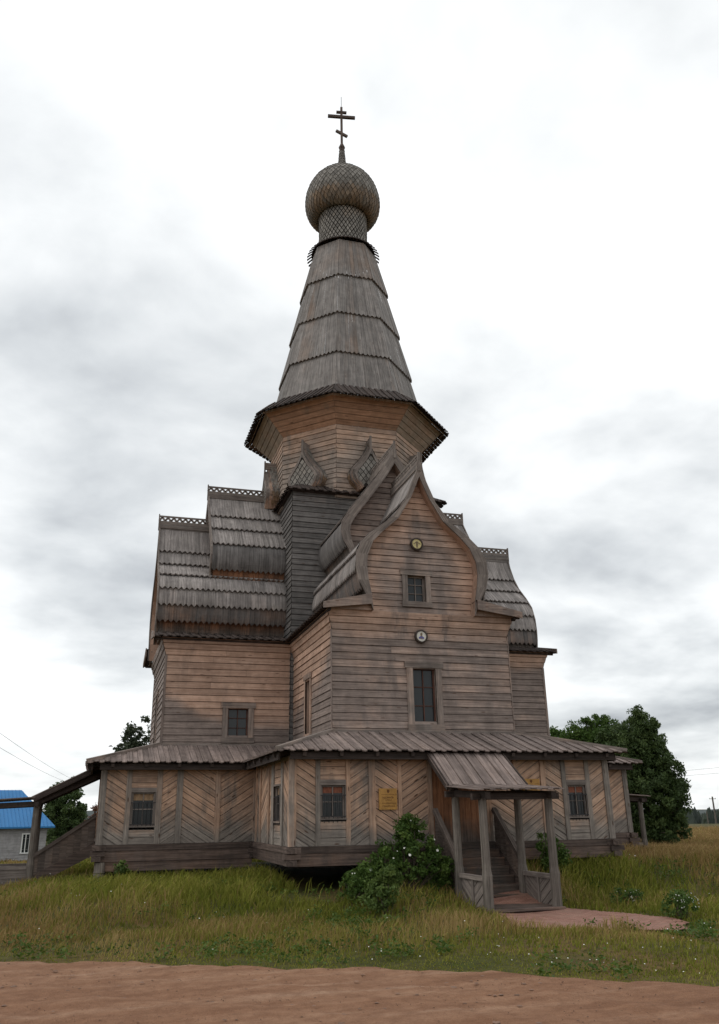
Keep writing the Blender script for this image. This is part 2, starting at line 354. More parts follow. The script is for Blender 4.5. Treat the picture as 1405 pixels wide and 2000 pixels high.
def barrel_rows(mb, prof, b0, b1, rows, pw=0.19, th=0.05, fresh_rows=None, sides=(-1, 1)):
    """both flanks of a barrel roof in rows of pointed boards; rows = heights from ridge down"""
    sp = smooth_prof(prof, 4)
    for side in sides:
        for ri, (zt, zb) in enumerate(zip(rows, rows[1:])):
            pts = cut_prof(sp, zt, zb); ns = normals2(pts)
            L = [0]
            for q in range(1, len(pts)): L.append(L[-1] + math.hypot(pts[q][0] - pts[q - 1][0], pts[q][1] - pts[q - 1][1]))
            npk = max(2, round((b1 - b0) / pw)); w_ = (b1 - b0) / npk; ph = 0
            tx, tz = pts[-1][0] - pts[-2][0], pts[-1][1] - pts[-2][1]; tl = math.hypot(tx, tz); tx /= tl; tz /= tl
            for i in range(len(pts) - 1):
                q = [(pts[i + d][0] - .11 * ns[i + d][0], pts[i + d][1] - .11 * ns[i + d][1]) for d in (0, 1)]
                mb.face([(side * q[0][0], b0, q[0][1]), (side * q[0][0], b1, q[0][1]), (side * q[1][0], b1, q[1][1]), (side * q[1][0], b0, q[1][1])], None, 0.0, 0.0)
            for k in range(npk):
                ba, bb = b0 + k * w_ + .002, b0 + (k + 1) * w_ - .002; r = random.random(); jit = random.uniform(0, .008)
                uo = random.random() * 5; bm = (ba + bb) / 2
                def off(i): return (-0.075 + 0.095 * L[i] / L[-1] + jit)
                def pt(i, b, extra=0.0, ext=0.0):
                    a = pts[i][0] + ns[i][0] * (off(i) + extra) + tx * ext; z = pts[i][1] + ns[i][1] * (off(i) + extra) + tz * ext
                    return (side * a, b, z)
                fv = None
                if fresh_rows: fv = fresh_rows(zt, zb)
                for i in range(len(pts) - 1):
                    f2 = None if fv is None else fv
                    mb.face([pt(i, ba), pt(i, bb), pt(i + 1, bb), pt(i + 1, ba)], [(L[i] + uo, ba), (L[i] + uo, bb), (L[i + 1] + uo, bb), (L[i + 1] + uo, ba)], r, f2)
                i = len(pts) - 1; e = 0.10
                mb.face([pt(i, ba), pt(i, bb), pt(i, bm, 0, e)], [(L[i] + uo, ba), (L[i] + uo, bb), (L[i] + e + uo, bm)], r, fv)
                for (p, q) in ((ba, 0), (bb, 0)):
                    mb.face([pt(i, p), pt(i, bm, 0, e), pt(i, bm, -th, e), pt(i, p, -th)], [(0, 0), (.1, 0), (.1, th), (0, th)], r, fv)
                mb.face([pt(i, ba, -th), pt(i, bb, -th), pt(i, bm, -th, e)], [(0, ba), (0, bb), (e, bm)], r, fv)
def ridge_comb(mb, b0, b1, z, h=0.30):
    """pierced ridge board (rows of triangular holes) over a solid ridge beam"""
    t = 0.05
    for s in (-1, 1): mb.box((s * .055 - .02, b0, z - .20), (0, b1 - b0, 0), (0, 0, .24), (.04, 0, 0), fresh=0)
    mb.box((-t / 2, b0, z + .04), (0, b1 - b0, 0), (0, 0, .06), (t, 0, 0), fresh=0)
    mb.box((-t / 2, b0, z + h - .05), (0, b1 - b0, 0), (0, 0, .06), (t, 0, 0), fresh=0)
    n = max(2, round((b1 - b0) / 0.22)); st = (b1 - b0) / n
    for k in range(n):
        for q, (za, zb) in enumerate(((z + .1, z + h - .05), (z + h - .05, z + .1))):
            a = b0 + (k + q * .5) * st
            mb.bar((0, a, za), (0, a + st / 2, zb), .075, t * .9, (0, 0, 1), fresh=0)
    mb.box((-.04, b1 - .02, z - .28), (0, 0, h + .28 + .06), (0, .04, 0), (.08, 0, 0), fresh=0)

def band(mb, pin, pout, b, th, fr=None, n=Vector((0, 1, 0))):
    """flat curved barge board between two profiles on both sides, built of straight lengths"""
    for side in (-1, 1):
        for i in range(len(pin) - 1):
            r = random.random()
            q = [(side * pin[i][0], b, pin[i][1]), (side * pout[i][0], b, pout[i][1]), (side * pout[i + 1][0], b, pout[i + 1][1]), (side * pin[i + 1][0], b, pin[i + 1][1])]
            l = math.dist(q[1], q[2]); w_ = math.dist(q[0], q[1])
            uv = [(0, 0), (0, w_), (l, w_), (l, 0)]
            f2 = [(x, y + th, z) for x, y, z in q]
            mb.face(q, uv, r, fr); mb.face(f2, uv, r, fr)
            mb.face([q[0], q[3], f2[3], f2[0]], [(0, 0), (l, 0), (l, th), (0, th)], r, fr)
            mb.face([q[1], q[2], f2[2], f2[1]], [(0, 0), (l, 0), (l, th), (0, th)], r, fr)
            mb.face([q[2], q[3], f2[3], f2[2]], [(0, 0), (w_, 0), (w_, th), (0, th)], r, fr)

T_FRONT = lambda p: (p[0], -p[1], p[2])
T_LEFT = lambda p: (-p[1], -p[0], p[2])
T_RIGHT = lambda p: (p[1], p[0], p[2])
T_BACK = lambda p: (-p[0], p[1], p[2])

# ------------------------------------------------------------------ dimensions (metres, read off the photograph)
W_ = 2.752; ZG = 3.68; ZFB = 6.575; ZFT = 7.14; FL = 0.18
LOW_OUT = [(0.0, 11.88), (0.24, 11.25), (0.50, 10.62), (0.93, 10.03), (1.55, 9.55), (1.92, 9.19), (2.09, 8.81), (2.12, 8.40), (2.03, 7.99), (1.82, 7.60), (1.70, 7.38)]
LOW_IN = [(0.0, 11.45), (0.13, 11.12), (0.30, 10.72), (0.72, 10.02), (1.27, 9.52), (1.56, 9.20), (1.74, 8.77), (1.77, 8.40), (1.72, 8.00), (1.64, 7.60), (1.60, 7.30)]
UP_OUT = [(0.0, 13.26), (0.35, 12.72), (0.72, 12.19), (1.18, 11.56), (1.72, 10.86), (1.90, 10.55), (1.93, 10.25), (1.86, 9.94), (1.66, 9.62), (1.52, 9.2), (1.5, 8.9)]
UP_IN = [(0.0, 12.82), (0.22, 12.45), (0.50, 12.03), (0.97, 11.38), (1.44, 10.74), (1.60, 10.45), (1.62, 10.22), (1.57, 9.94), (1.46, 9.62), (1.40, 9.2), (1.38, 8.9)]
LOW_ROWS = [11.86, 10.72, 10.12, 9.52, 8.92, 8.33, 7.80]
UP_ROWS = [13.2, 12.15, 11.5, 10.72, 9.78]

church = thing('wooden_church', 'tall weathered wooden church with tent roof, barrel gables and shingled onion dome', 'church', (0, 0, 0))

def window(T, u0, u1, z0, z1, cas=0.17, nx=2, ny=3, depth=0.16, sash='trim', grille=False, curtain=None, name='window', fr=0.3, out=0.05, headx=0.06):
    """T maps (u, out, z) to the world; opening u0-u1, z0-z1"""
    mb = MB(T, lambda p: fr)
    n = out
    mb.box((u0 - cas, 0.0, z0), (0, 0, z1 - z0), (cas, 0, 0), (0, n, 0)); mb.box((u1, 0.0, z0), (0, 0, z1 - z0), (cas, 0, 0), (0, n, 0))
    mb.box((u0 - cas - headx, 0.0, z1), (u1 - u0 + 2 * cas + 2 * headx, 0, 0), (0, 0, cas * .95), (0, n + .012, 0))
    mb.box((u0 - cas - .02, 0.0, z0 - cas * .95), (u1 - u0 + 2 * cas + .04, 0, 0), (0, 0, cas * .95), (0, n + .015, 0))
    # deep jambs
    for (a, b_) in ((u0, 0), (u1, 0)): mb.face([(a, n, z0), (a, n, z1), (a, -depth, z1), (a, -depth, z0)], [(0, 0), (z1 - z0, 0), (z1 - z0, depth), (0, depth)], .5)
    for z in (z0, z1): mb.face([(u0, n, z), (u1, n, z), (u1, -depth, z), (u0, -depth, z)], [(0, 0), (u1 - u0, 0), (u1 - u0, depth), (0, depth)], .5)
    wo_ = mb.build(name, 'trim', church)
    pm = MB(T); pm.face([(u0, -depth + .03, z0), (u1, -depth + .03, z0), (u1, -depth + .03, z1), (u0, -depth + .03, z1)]); pm.build('pane', 'glass', wo_)
    sm = MB(T); b = 0.045; y = -depth + .032
    sm.box((u0, y, z0), (0, 0, z1 - z0), (b, 0, 0), (0, .04, 0)); sm.box((u1 - b, y, z0), (0, 0, z1 - z0), (b, 0, 0), (0, .04, 0))
    sm.box((u0 + b, y, z0), (u1 - u0 - 2 * b, 0, 0), (0, 0, b), (0, .038, 0)); sm.box((u0 + b, y, z1 - b), (u1 - u0 - 2 * b, 0, 0), (0, 0, b), (0, .038, 0))
    for k in range(1, nx): sm.box((u0 + (u1 - u0) * k / nx - .014, y, z0 + b), (0, 0, z1 - z0 - 2 * b), (.028, 0, 0), (0, .034, 0))
    for k in range(1, ny): sm.box((u0 + b, y, z0 + (z1 - z0) * k / ny - .012), (u1 - u0 - 2 * b, 0, 0), (0, 0, .024), (0, .03, 0))
    sm.build('sash', sash, wo_)
    if curtain:
        cm = MB(T); k = 10; zc = z1 - (z1 - z0) * .24
        for i in range(k):
            a0, a1 = u0 + b + (u1 - u0 - 2 * b) * i / k, u0 + b + (u1 - u0 - 2 * b) * (i + 1) / k
            y0, y1 = -depth + .034 + .012 * (i % 2), -depth + .034 + .012 * ((i + 1) % 2)
            cm.face([(a0, y0, zc), (a1, y1, zc), (a1, y1, z1 - b), (a0, y0, z1 - b)])
        cm.build('curtain', curtain, wo_)
    if grille:
        gm = MB(T); y = 0.03
        for k in range(7):
            u = u0 - .03 + (u1 - u0 + .06) * k / 6
            gm.tube([(u, y, z0 - .10), (u, y, z0 + (z1 - z0) * .72)], .008, 6)
        for z in (z0 - .03, z0 + .04, z0 + (z1 - z0) * .68): gm.box((u0 - .06, y - .006, z), (u1 - u0 + .12, 0, 0), (0, 0, .022), (0, .012, 0))
        gm.build('grille', 'iron', wo_)
    return wo_

# ------------------------------------------------------------------ central block (chetverik)
S = 2.863; ZS = 12.75
mb = MB()
for T, f in ((T_FRONT, .06), (T_LEFT, .05), (T_RIGHT, .05), (T_BACK, .05)):
    mb.T = T; mb.F = (lambda p: 0.04 + 0.12 * sstep(11.5, 12.7, p[2]))
    siding(mb, lambda u, z: (u, S, z), (0, 1, 0), lambda z: -S, lambda z: S, 3.5, ZS, 0.2)
mb.build('central_block', 'dark_siding', church)
mb = MB(); mb.F = lambda p: .1
for T in (T_FRONT, T_LEFT, T_RIGHT, T_BACK):
    mb.T = T; e = S + .2
    plank_roof(mb, (-e, e, ZS - .02), (e, e, ZS - .02), (-2.5, 2.5, ZS + .36), (2.5, 2.5, ZS + .36), .16, .03, .08, .03)
    mb.box((-e + .1, S + .03, ZS - .06), (2 * e - .2, 0, 0), (0, 0, .06), (0, .1, 0), fresh=0)
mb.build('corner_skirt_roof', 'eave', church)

# ------------------------------------------------------------------ arms with two-tier barrel roofs
def arm(T, L, dz, LU, wall_fresh, side_fresh, gable_fresh, neck=(.95, .72), LOW_OUT=LOW_OUT, LOW_IN=LOW_IN, z_bot=3.4, holes_end=(), holes_a=(), holes_b=()):
    # walls with the flare under the eaves
    mb = MB(T)
    def boards(P, n, half_l, half_r, fn, holes):
        mb.F = fn
        siding(mb, P, n, lambda z: half_l, lambda z: half_r, z_bot, ZFB, .205, holes)
    mb.F = wall_fresh
    siding(mb, lambda u, z: (u, L, z), (0, 1, 0), lambda z: -W_, lambda z: W_, z_bot, ZFB, .205, holes_end)
    siding(mb, lambda u, z: (u, L + FL * (z - ZFB) / (ZFT - ZFB), z), (0, 1, .3), lambda z: -W_ - FL * (z - ZFB) / (ZFT - ZFB), lambda z: W_ + FL * (z - ZFB) / (ZFT - ZFB), ZFB, ZFT, .19)
    for s, hl in ((-1, holes_a), (1, holes_b)):
        mb.F = side_fresh(s)
        siding(mb, lambda u, z: (s * W_, u, z), (s, 0, 0), lambda z: S, lambda z: L, z_bot, ZFB, .205, hl)
        siding(mb, lambda u, z: (s * (W_ + FL * (z - ZFB) / (ZFT - ZFB)), u, z), (s, 0, .3), lambda z: S, lambda z: L + FL * (z - ZFB) / (ZFT - ZFB), ZFB, ZFT, .19)
    mb.F = lambda p: .2
    for s in (-1, 1):   # corner boards
        mb.box((s * W_ - .012 + s * .02, L - .05, z_bot), (0, 0, ZFB - z_bot), (.024, 0, 0), (0, .08, 0), fresh=.25)
    mb.build('wing_wall', 'siding', church)
    # skirt roofs beside the barrel, closed at the front by a sloping board
    for s in (-1, 1):
        mb = MB(T)
        e = W_ + FL + .16
        plank_roof(mb, (s * e, S + .02, ZFT - .03), (s * e, L + .42, ZFT - .03), (s * 1.62, S + .02, 7.52), (s * 1.62, L + .42, 7.52), .14, .03, .05, .03, fr=.05)
        mb.build('skirt_roof', 'eave', church)
        mb = MB(T); mb.prism([(s * (e + .02), L + .42, ZFT - .06), (s * (e + .02), L + .42, ZFT + .12), (s * 1.66, L + .42, 7.58), (s * 1.66, L + .42, 7.27)], (0, .05, 0), fresh=.3)
        mb.prism([(s * (e - .12), L + .21, ZFT - .02), (s * 1.62, L + .21, 7.47), (s * 1.62, L + .21, ZFT - .02)], (0, .05, 0), fresh=.45)
        mb.build('skirt_board', 'siding', church); mb = MB(T)
        mb.box((s * (W_ + FL) - (.06 if s > 0 else 0), S, ZFT - .1), (0, L + .38 - S, 0), (.06, 0, 0), (0, 0, .07), fresh=0)
        mb.build('skirt_batten', 'eave', church)
    up = lambda pr: [(a, z + dz) for a, z in pr]
    lo_o, lo_i = up(LOW_OUT), up(LOW_IN)
    lo_o[-1] = (LOW_OUT[-1][0], 7.38); lo_i[-1] = (LOW_IN[-1][0], 7.10)
    # lower barrel
    mb = MB(T)
    rows = [z + dz for z in LOW_ROWS]
    def frl(zt, zb): return 0.36 if zb < 8.0 else (0.16 if zb < 8.6 else 0.02)
    barrel_rows(mb, lo_o, 1.2, L + .32, rows[:-1], .185, .05, frl)
    rf = mb.build('barrel_roof', 'shingle', church)
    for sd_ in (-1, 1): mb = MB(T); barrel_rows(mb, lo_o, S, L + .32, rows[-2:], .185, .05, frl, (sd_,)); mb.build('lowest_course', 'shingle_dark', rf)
    n = round((L + .1 - S) / .17)
    for s in (-1, 1):
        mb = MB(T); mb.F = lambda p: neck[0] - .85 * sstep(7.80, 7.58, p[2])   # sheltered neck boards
        for k in range(n):
            b0, b1 = S + (L + .25 - S) * k / n, S + (L + .25 - S) * (k + 1) / n - .006; r = random.random()
            pr = [(interp(lo_o, 7.95 + dz) - .14, 7.98 + dz), (interp(lo_o, 7.66) - .10, 7.66), (lo_o[-1][0] - .05, 7.36)]
            for (a0, za), (a1, zb) in zip(pr, pr[1:]):
                mb.face([(s * a0, b0, za), (s * a0, b1, za), (s * a1, b1, zb), (s * a1, b0, zb)], [(za, b0), (za, b1), (zb, b1), (zb, b0)], r)
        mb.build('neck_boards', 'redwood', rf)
    mb = MB(T); mb.F = gable_fresh
    siding(mb, lambda u, z: (u, L, z), (0, 1, 0), lambda z: -interp(lo_i, z) - .03, lambda z: interp(lo_i, z) + .03, ZFT, lo_i[0][1], .2, holes_end, joints=False)
    mb.build('gable_wall', 'siding', church)
    mb = MB(T); mb.F = lambda p: .8
    for s in (-1, 1):   # soffit of the overhang
        for (a0, za), (a1, zb) in zip(lo_i, lo_i[1:]):
            mb.face([(s * a0, L - .02, za), (s * a1, L - .02, zb), (s * a1, L + .33, zb), (s * a0, L + .33, za)], [(0, 0), (.5, 0), (.5, .35), (0, .35)])
    mb.build('soffit', 'siding', rf)
    mb = MB(T); mb.F = lambda p: .08
    band(mb, lo_i, lo_o, L + .32, .05)
    mb.build('barge_board', 'trim', rf)
    mb = MB(T); ridge_comb(mb, 2.6, L + .38, lo_o[0][1] + .02); mb.build('ridge_comb', 'trim', rf)
    # upper barrel
    up_o, up_i = up(UP_OUT), up(UP_IN)
    mb = MB(T); rows = [z + dz for z in UP_ROWS]
    barrel_rows(mb, up_o, 1.8, LU + .32, rows[:-1], .185, .05, lambda zt, zb: .04)
    ru = mb.build('upper_barrel_roof', 'shingle', church)
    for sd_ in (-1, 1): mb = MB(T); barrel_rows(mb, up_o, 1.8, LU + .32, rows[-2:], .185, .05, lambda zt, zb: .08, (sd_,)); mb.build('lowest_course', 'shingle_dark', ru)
    n = round((LU - 1.8) / .17)
    for s in (-1, 1):
        mb = MB(T); mb.F = lambda p: neck[1] - .5 * sstep(9.75, 9.4, p[2])
        for k in range(n):
            b0, b1 = 1.8 + (LU + .25 - 1.8) * k / n, 1.8 + (LU + .25 - 1.8) * (k + 1) / n - .006; r = random.random()
            pr = [(1.70, 9.85 + dz), (1.62, 9.6 + dz), (1.5, 9.2 + dz), (1.48, 8.8)]
            for (a0, za), (a1, zb) in zip(pr, pr[1:]):
                mb.face([(s * a0, b0, za), (s * a0, b1, za), (s * a1, b1, zb), (s * a1, b0, zb)], [(za, b0), (za, b1), (zb, b1), (zb, b0)], r)
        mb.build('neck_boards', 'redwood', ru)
    mb = MB(T); mb.F = lambda p: .25
    siding(mb, lambda u, z: (u, LU, z), (0, 1, 0), lambda z: -interp(up_i, z) - .03, lambda z: interp(up_i, z) + .03, 8.6, up_i[0][1], .2, joints=False)
    mb.build('upper_gable_wall', 'siding', church)
    mb = MB(T); mb.F = lambda p: .5
    for s in (-1, 1):
        for (a0, za), (a1, zb) in zip(up_i, up_i[1:]):
            mb.face([(s * a0, LU - .02, za), (s * a1, LU - .02, zb), (s * a1, LU + .33, zb), (s * a0, LU + .33, za)], [(0, 0), (.5, 0), (.5, .35), (0, .35)])
    mb.build('soffit', 'siding', ru)
    mb = MB(T); mb.F = lambda p: .06
    band(mb, up_i, up_o, LU + .32, .05)
    mb.build('barge_board', 'trim', ru)
    mb = MB(T); ridge_comb(mb, 2.7, LU + .38, up_o[0][1] + .02); mb.build('ridge_comb', 'trim', ru)

LF, LL, LR = 7.833, 7.019, 6.756
arm(T_FRONT, LF, 0.0, 5.63,
    lambda p: .30 + .34 * sstep(6.2, 7.1, p[2]) - .1 * sstep(5, 4, p[2]),
    lambda s: (lambda p: (.12 + .95 * sstep(4.6, 6.4, p[2] + .28 * (6 - p[1])))),
    lambda p: .34 + .42 * sstep(.45, .08, interp(LOW_IN, p[2]) - abs(p[0])) + .22 * sstep(9.8, 10.8, p[2]), (.5, .35),
    holes_end=[(-.36, .36, 3.94, 5.54), (-.4, .17, 7.51, 8.32)], holes_a=[(4.75, 5.3, 3.9, 5.56)])
arm(T_LEFT, LL, 0.14, 5.24,
    lambda p: .05,
    lambda s: (lambda p: .02 + 1.0 * sstep(4.1, 5.1, p[2] + .25 * sstep(6, 4, p[1]) - .9 * sstep(5.6, 6.9, p[1]) * sstep(6.3, 5, p[2]))),
    lambda p: .3, holes_end=[(-.3, .25, 3.95, 5.6)], holes_b=[(4.25, 4.92, 3.96, 4.9)])
RO_ = [(0.0, 11.85), (0.16, 11.3), (0.40, 10.78), (0.78, 10.24), (1.30, 9.72), (1.70, 9.25), (1.88, 8.75), (1.93, 8.25), (1.91, 7.9), (1.86, 7.6), (1.82, 7.38)]
RI_ = [(max(0, a - .32), z - (.40 if i == 0 else .12 if i < 5 else 0)) for i, (a, z) in enumerate(RO_)]
arm(T_RIGHT, LR, -.10, 4.75, lambda p: .1, lambda s: (lambda p: .12 + .7 * sstep(5.8, 7.0, p[2])), lambda p: .3, (.6, .6), RO_, RI_)
arm(T_BACK, 7.0, 0.0, 5.2, lambda p: .1, lambda s: (lambda p: .3), lambda p: .3)

window(lambda p: T_FRONT((p[0], LF + p[1], p[2])), -.34, .36, 3.94, 5.54, .19, 2, 3, sash='redsash')
window(lambda p: T_FRONT((p[0], LF + p[1], p[2])), -.40, .17, 7.51, 8.32, .17, 2, 3)
window(lambda p: (-W_ - p[1], -p[0], p[2]), 4.75, 5.3, 3.9, 5.56, .17, 2, 3, sash='trim', fr=.6)
window(lambda p: (p[0], -W_ - p[1], p[2]), -4.92, -4.25, 3.96, 4.9, .18, 2, 3, sash='redsash', fr=.35)
window(lambda p: T_LEFT((p[0], LL + p[1], p[2])), -.3, .25, 3.95, 5.6, .17, 2, 3)

# round icon medallions on the front gable
def medallion(x, z, label, lower):
    y = -LF - .02
    o = thing('icon_medallion', label, 'medallion', (x, y, z))
    def disc(mb, r0, yy, n=28, zs=1.0):
        mb.face([(x + r0 * math.cos(2 * math.pi * k / n), yy, z + zs * r0 * math.sin(2 * math.pi * k / n)) for k in range(n)])
    mb = MB(); n = 28
    prof = [(.175, y), (.205, y - .03), (.20, y - .085), (.155, y - .10), (.15, y - .07)]
    for (r0, y0), (r1, y1) in zip(prof, prof[1:]):
        for k in range(n):
            a0, a1 = 2 * math.pi * k / n, 2 * math.pi * (k + 1) / n
            mb.face([(x + r0 * math.cos(a0), y0, z + r0 * math.sin(a0)), (x + r0 * math.cos(a1), y0, z + r0 * math.sin(a1)), (x + r1 * math.cos(a1), y1, z + r1 * math.sin(a1)), (x + r1 * math.cos(a0), y1, z + r1 * math.sin(a0))])
    mb.build('rim', 'medalrim', o)
    mb = MB(); disc(mb, .152, y - .072); mb.build('enamel_field', 'whiteenamel' if lower else 'gold', o)
    mb = MB(); f = .153; yy = y - .078
    el = lambda cx, cz, rx, rz, k=14: [(x + cx + rx * math.cos(2 * math.pi * i / k), yy, z + cz + rz * math.sin(2 * math.pi * i / k)) for i in range(k)]
    if lower:
        mb.prism(el(0, .06, .032, .045), (0, -.006, 0)); mb.prism(el(0, -.03, .045, .05), (0, -.006, 0)); mb.build('painted_figure', 'figure', o)
        mb = MB(); mb.prism(el(-.05, -.045, .035, .03), (0, -.008, 0)); mb.prism(el(.05, -.05, .032, .03), (0, -.008, 0)); mb.prism(el(0, -.02, .03, .02), (0, -.009, 0)); mb.build('blue_drapery', 'blueenamel', o)
    else:
        mb.prism(el(0, -.03, .028, .10), (0, -.006, 0)); mb.prism(el(0, .05, .04, .035), (0, -.005, 0))
        for s in (-1, 1): mb.prism([(x + s * .02, yy, z + .03), (x + s * .11, yy, z - .015), (x + s * .11, yy, z + .01), (x + s * .03, yy, z + .06)], (0, -.004, 0))
        mb.build('painted_figure', 'figure', o)
medallion(-.07, 9.31, 'round gilded icon medallion high on the front gable above the small window', False)
medallion(-.05, 6.46, 'round white and blue icon medallion below the gable above the tall window', True)

# ------------------------------------------------------------------ octagon, tent, drum, dome, cross
def octp(r, az, z):
    q = r / math.cos(R(22.5)); return Vector((q * math.cos(R(az)), q * math.sin(R(az)), z))
RO = 2.91; ZOB = 15.6; ZOT = 16.43; ROT = 3.707
mb = MB()
for k in range(8):
    a0, a1 = -112.5 + 45 * k, -67.5 + 45 * k; nrm = octp(1, a0 + 22.5, 0) * math.cos(R(22.5))
    def P(u, z, r=RO):
        A, B = octp(r, a0, z), octp(r, a1, z); return A + (B - A) * u / 2.4
    mb.F = lambda p: .22 + .42 * sstep(14.0, 15.4, p[2])
    siding(mb, P, nrm, lambda z: 0, lambda z: 2.4, 12.6, ZOB, .2, joints=False)
mb.build('octagon_tower', 'octagon', church)
mb = MB()
for k in range(8):
    a0, a1 = -112.5 + 45 * k, -67.5 + 45 * k; nrm = octp(1, a0 + 22.5, 0) * math.cos(R(22.5))
    fz = .85 if k in (0, 7) else .3
    def P(u, z):
        r = RO + (ROT - RO) * (z - ZOB) / (ZOT - ZOB)
        A, B = octp(r, a0, z), octp(r, a1, z); return A + (B - A) * u / 2.4
    siding(mb, P, nrm - Vector((0, 0, .6)), lambda z: 0, lambda z: 2.4, ZOB, ZOT, .16, fr=fz, joints=False, lip=.014)
    # scalloped hanging board
    A, B = octp(ROT + .1, a0, ZOT), octp(ROT + .1, a1, ZOT); ns = 26
    for i in range(ns):
        p, q = A + (B - A) * (i / ns), A + (B - A) * ((i + 1) / ns); mdl = (p + q) / 2
        mb.face([p, q, q - Vector((0, 0, .07)), mdl - Vector((0, 0, .11)), p - Vector((0, 0, .07))], [(0, 0), (.1, 0), (.1, .07), (.05, .1), (0, .07)], .5, .4)
mb.build('flared_cornice', 'cornice', church)
mb = MB()
for k in range(8):
    a0, a1 = -112.5 + 45 * k, -67.5 + 45 * k
    plank_roof(mb, octp(ROT + .16, a0, ZOT + .03), octp(ROT + .16, a1, ZOT + .03), octp(2.95, a0, 17.25), octp(2.95, a1, 17.25), .13, .035, .2, .02, fr=0)
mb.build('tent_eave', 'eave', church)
TR = lambda z: 2.593 - (z - 19.013) * .1915
mb = MB(); TZ = [25.45, 23.315, 21.136, 19.013, 16.95]
for k in range(8):
    a0, a1 = -112.5 + 45 * k, -67.5 + 45 * k
    for ri, (zt, zb) in enumerate(zip(TZ, TZ[1:])):
        nb = max(4, round(2 * TR(zb) * math.tan(R(22.5)) / .18))
        A0, A1 = octp(TR(zt) + .0, a0, zt), octp(TR(zt) + .0, a1, zt); B0, B1 = octp(TR(zb) + .085, a0, zb), octp(TR(zb) + .085, a1, zb)
        out = octp(1, a0 + 22.5, 0).normalized()
        for i in range(nb):
            g = .012
            p0, p1 = A0.lerp(A1, (i + g) / nb), A0.lerp(A1, (i + 1 - g) / nb); q0, q1 = B0.lerp(B1, (i + g) / nb), B0.lerp(B1, (i + 1 - g) / nb)
            j = out * random.uniform(0, .012); r = random.random(); uo = random.random() * 7; h = zt - zb
            tip = (q0 + q1) / 2 + (q0 - p0).normalized() * .095
            brown = .12 + (.22 if ri == 0 else 0) + (.18 if random.random() < .2 else 0) + (.3 if (k == 0 or k == 7) and ri in (1, 2) and .15 < i / nb < .4 else 0)
            mb.face([p0 + j, p1 + j, q1 + j, tip + j, q0 + j], [(uo, 0), (uo, .18), (uo + h, .18), (uo + h + .07, .09), (uo + h, 0)], r, brown)
            for s_, e_ in ((q0, tip), (tip, q1)):
                mb.face([s_ + j, e_ + j, e_ - out * .08, s_ - out * .08], [(0, 0), (.1, 0), (.1, .04), (0, .04)], r, brown)
mb.build('tent_roof', 'tent', church)
mb = MB()   # small toothed collar under the drum
for k in range(46):
    a = 2 * math.pi * k / 46; d = Vector((math.cos(a), math.sin(a), 0)); s = Vector((-d.y, d.x, 0))
    mb.box(d * 1.02 + Vector((0, 0, 25.95)) - s * .045, d * .64 + Vector((0, 0, -.54)), s * .08, Vector((0, 0, .045)), fresh=.1)
    mb.box(d * 1.0 + Vector((0, 0, 25.97)) - s * .085, d * .45 + Vector((0, 0, -.38)), s * .17, Vector((0, 0, .03)), fresh=.1)
mb.build('drum_collar', 'eave', church)

def lemekh(mb, prof, n, step=.15, lift=.035, fresh=lambda t, z: 0, phase=0, shrink=.86):
    """pointed shingles in staggered courses over a surface of revolution (prof = [(r, z)...] from top to bottom)"""
    L = [0]
    for (r0, z0), (r1, z1) in zip(prof, prof[1:]): L.append(L[-1] + math.hypot(r1 - r0, z1 - z0))
    def at(l):
        l = min(max(l, 0), L[-1])
        for i in range(len(L) - 1):
            if l <= L[i + 1]:
                t = (l - L[i]) / (L[i + 1] - L[i]); return prof[i][0] + (prof[i + 1][0] - prof[i][0]) * t, prof[i][1] + (prof[i + 1][1] - prof[i][1]) * t
        return prof[-1]
    def nrm(l):
        (r0, z0), (r1, z1) = at(l - .03), at(l + .03); d = math.hypot(r1 - r0, z1 - z0) or 1
        return -(z1 - z0) / d, (r1 - r0) / d
    def pt(l, a, o):
        r, z = at(l); nr, nz_ = nrm(l); return Vector(((r + nr * o) * math.cos(a), (r + nr * o) * math.sin(a), z + nz_ * o))
    rows = int(L[-1] / step)
    for k in range(rows):
        l0 = k * step
        for i in range(n):
            a = 2 * math.pi * (i + (.5 if k % 2 else 0)) / n + phase; h = math.pi / n * .86; r = random.random(); f = fresh(l0 / L[-1], at(l0)[1])
            h *= shrink / .86; c0, sp_ = l0 + step, step * shrink; j = random.uniform(-.006, .008)
            A, B, C_, D = pt(c0 - sp_, a, .008), pt(c0, a + h, lift * .55 + j), pt(c0 + sp_, a, lift + j), pt(c0, a - h, lift * .55 + j)
            mb.face([A, B, C_, D], [(0, .06), (step, .12), (2 * step, .06), (step, 0)], r, f)
            Bi, Ci, Di = pt(c0, a + h, -.01), pt(c0 + sp_, a, -.01), pt(c0, a - h, -.01)
            mb.face([B, C_, Ci, Bi], [(0, 0), (.1, 0), (.1, .03), (0, .03)], r * .3, f); mb.face([C_, D, Di, Ci], [(0, 0), (.1, 0), (.1, .03), (0, .03)], r * .3, f)
    mb2 = MB()
    for k in range(rows + 1):
        for i in range(n):
            a0, a1 = 2 * math.pi * i / n, 2 * math.pi * (i + 1) / n; l0, l1 = k * step, min((k + 1) * step, L[-1])
            if l1 <= l0: continue
            mb2.face([pt(l0, a0, -.02), pt(l0, a1, -.02), pt(l1, a1, -.02), pt(l1, a0, -.02)])
    return mb2
mb = MB(); m2 = lemekh(mb, [(1.11, 27.75), (1.10, 26.6), (1.09, 25.75)], 38, .155, .03, lambda t, z: .1 + .3 * sstep(.45, 0, t), 0, .79); dr = mb.build('drum', 'lemekh', church); m2.build('drum_core', 'void', dr)
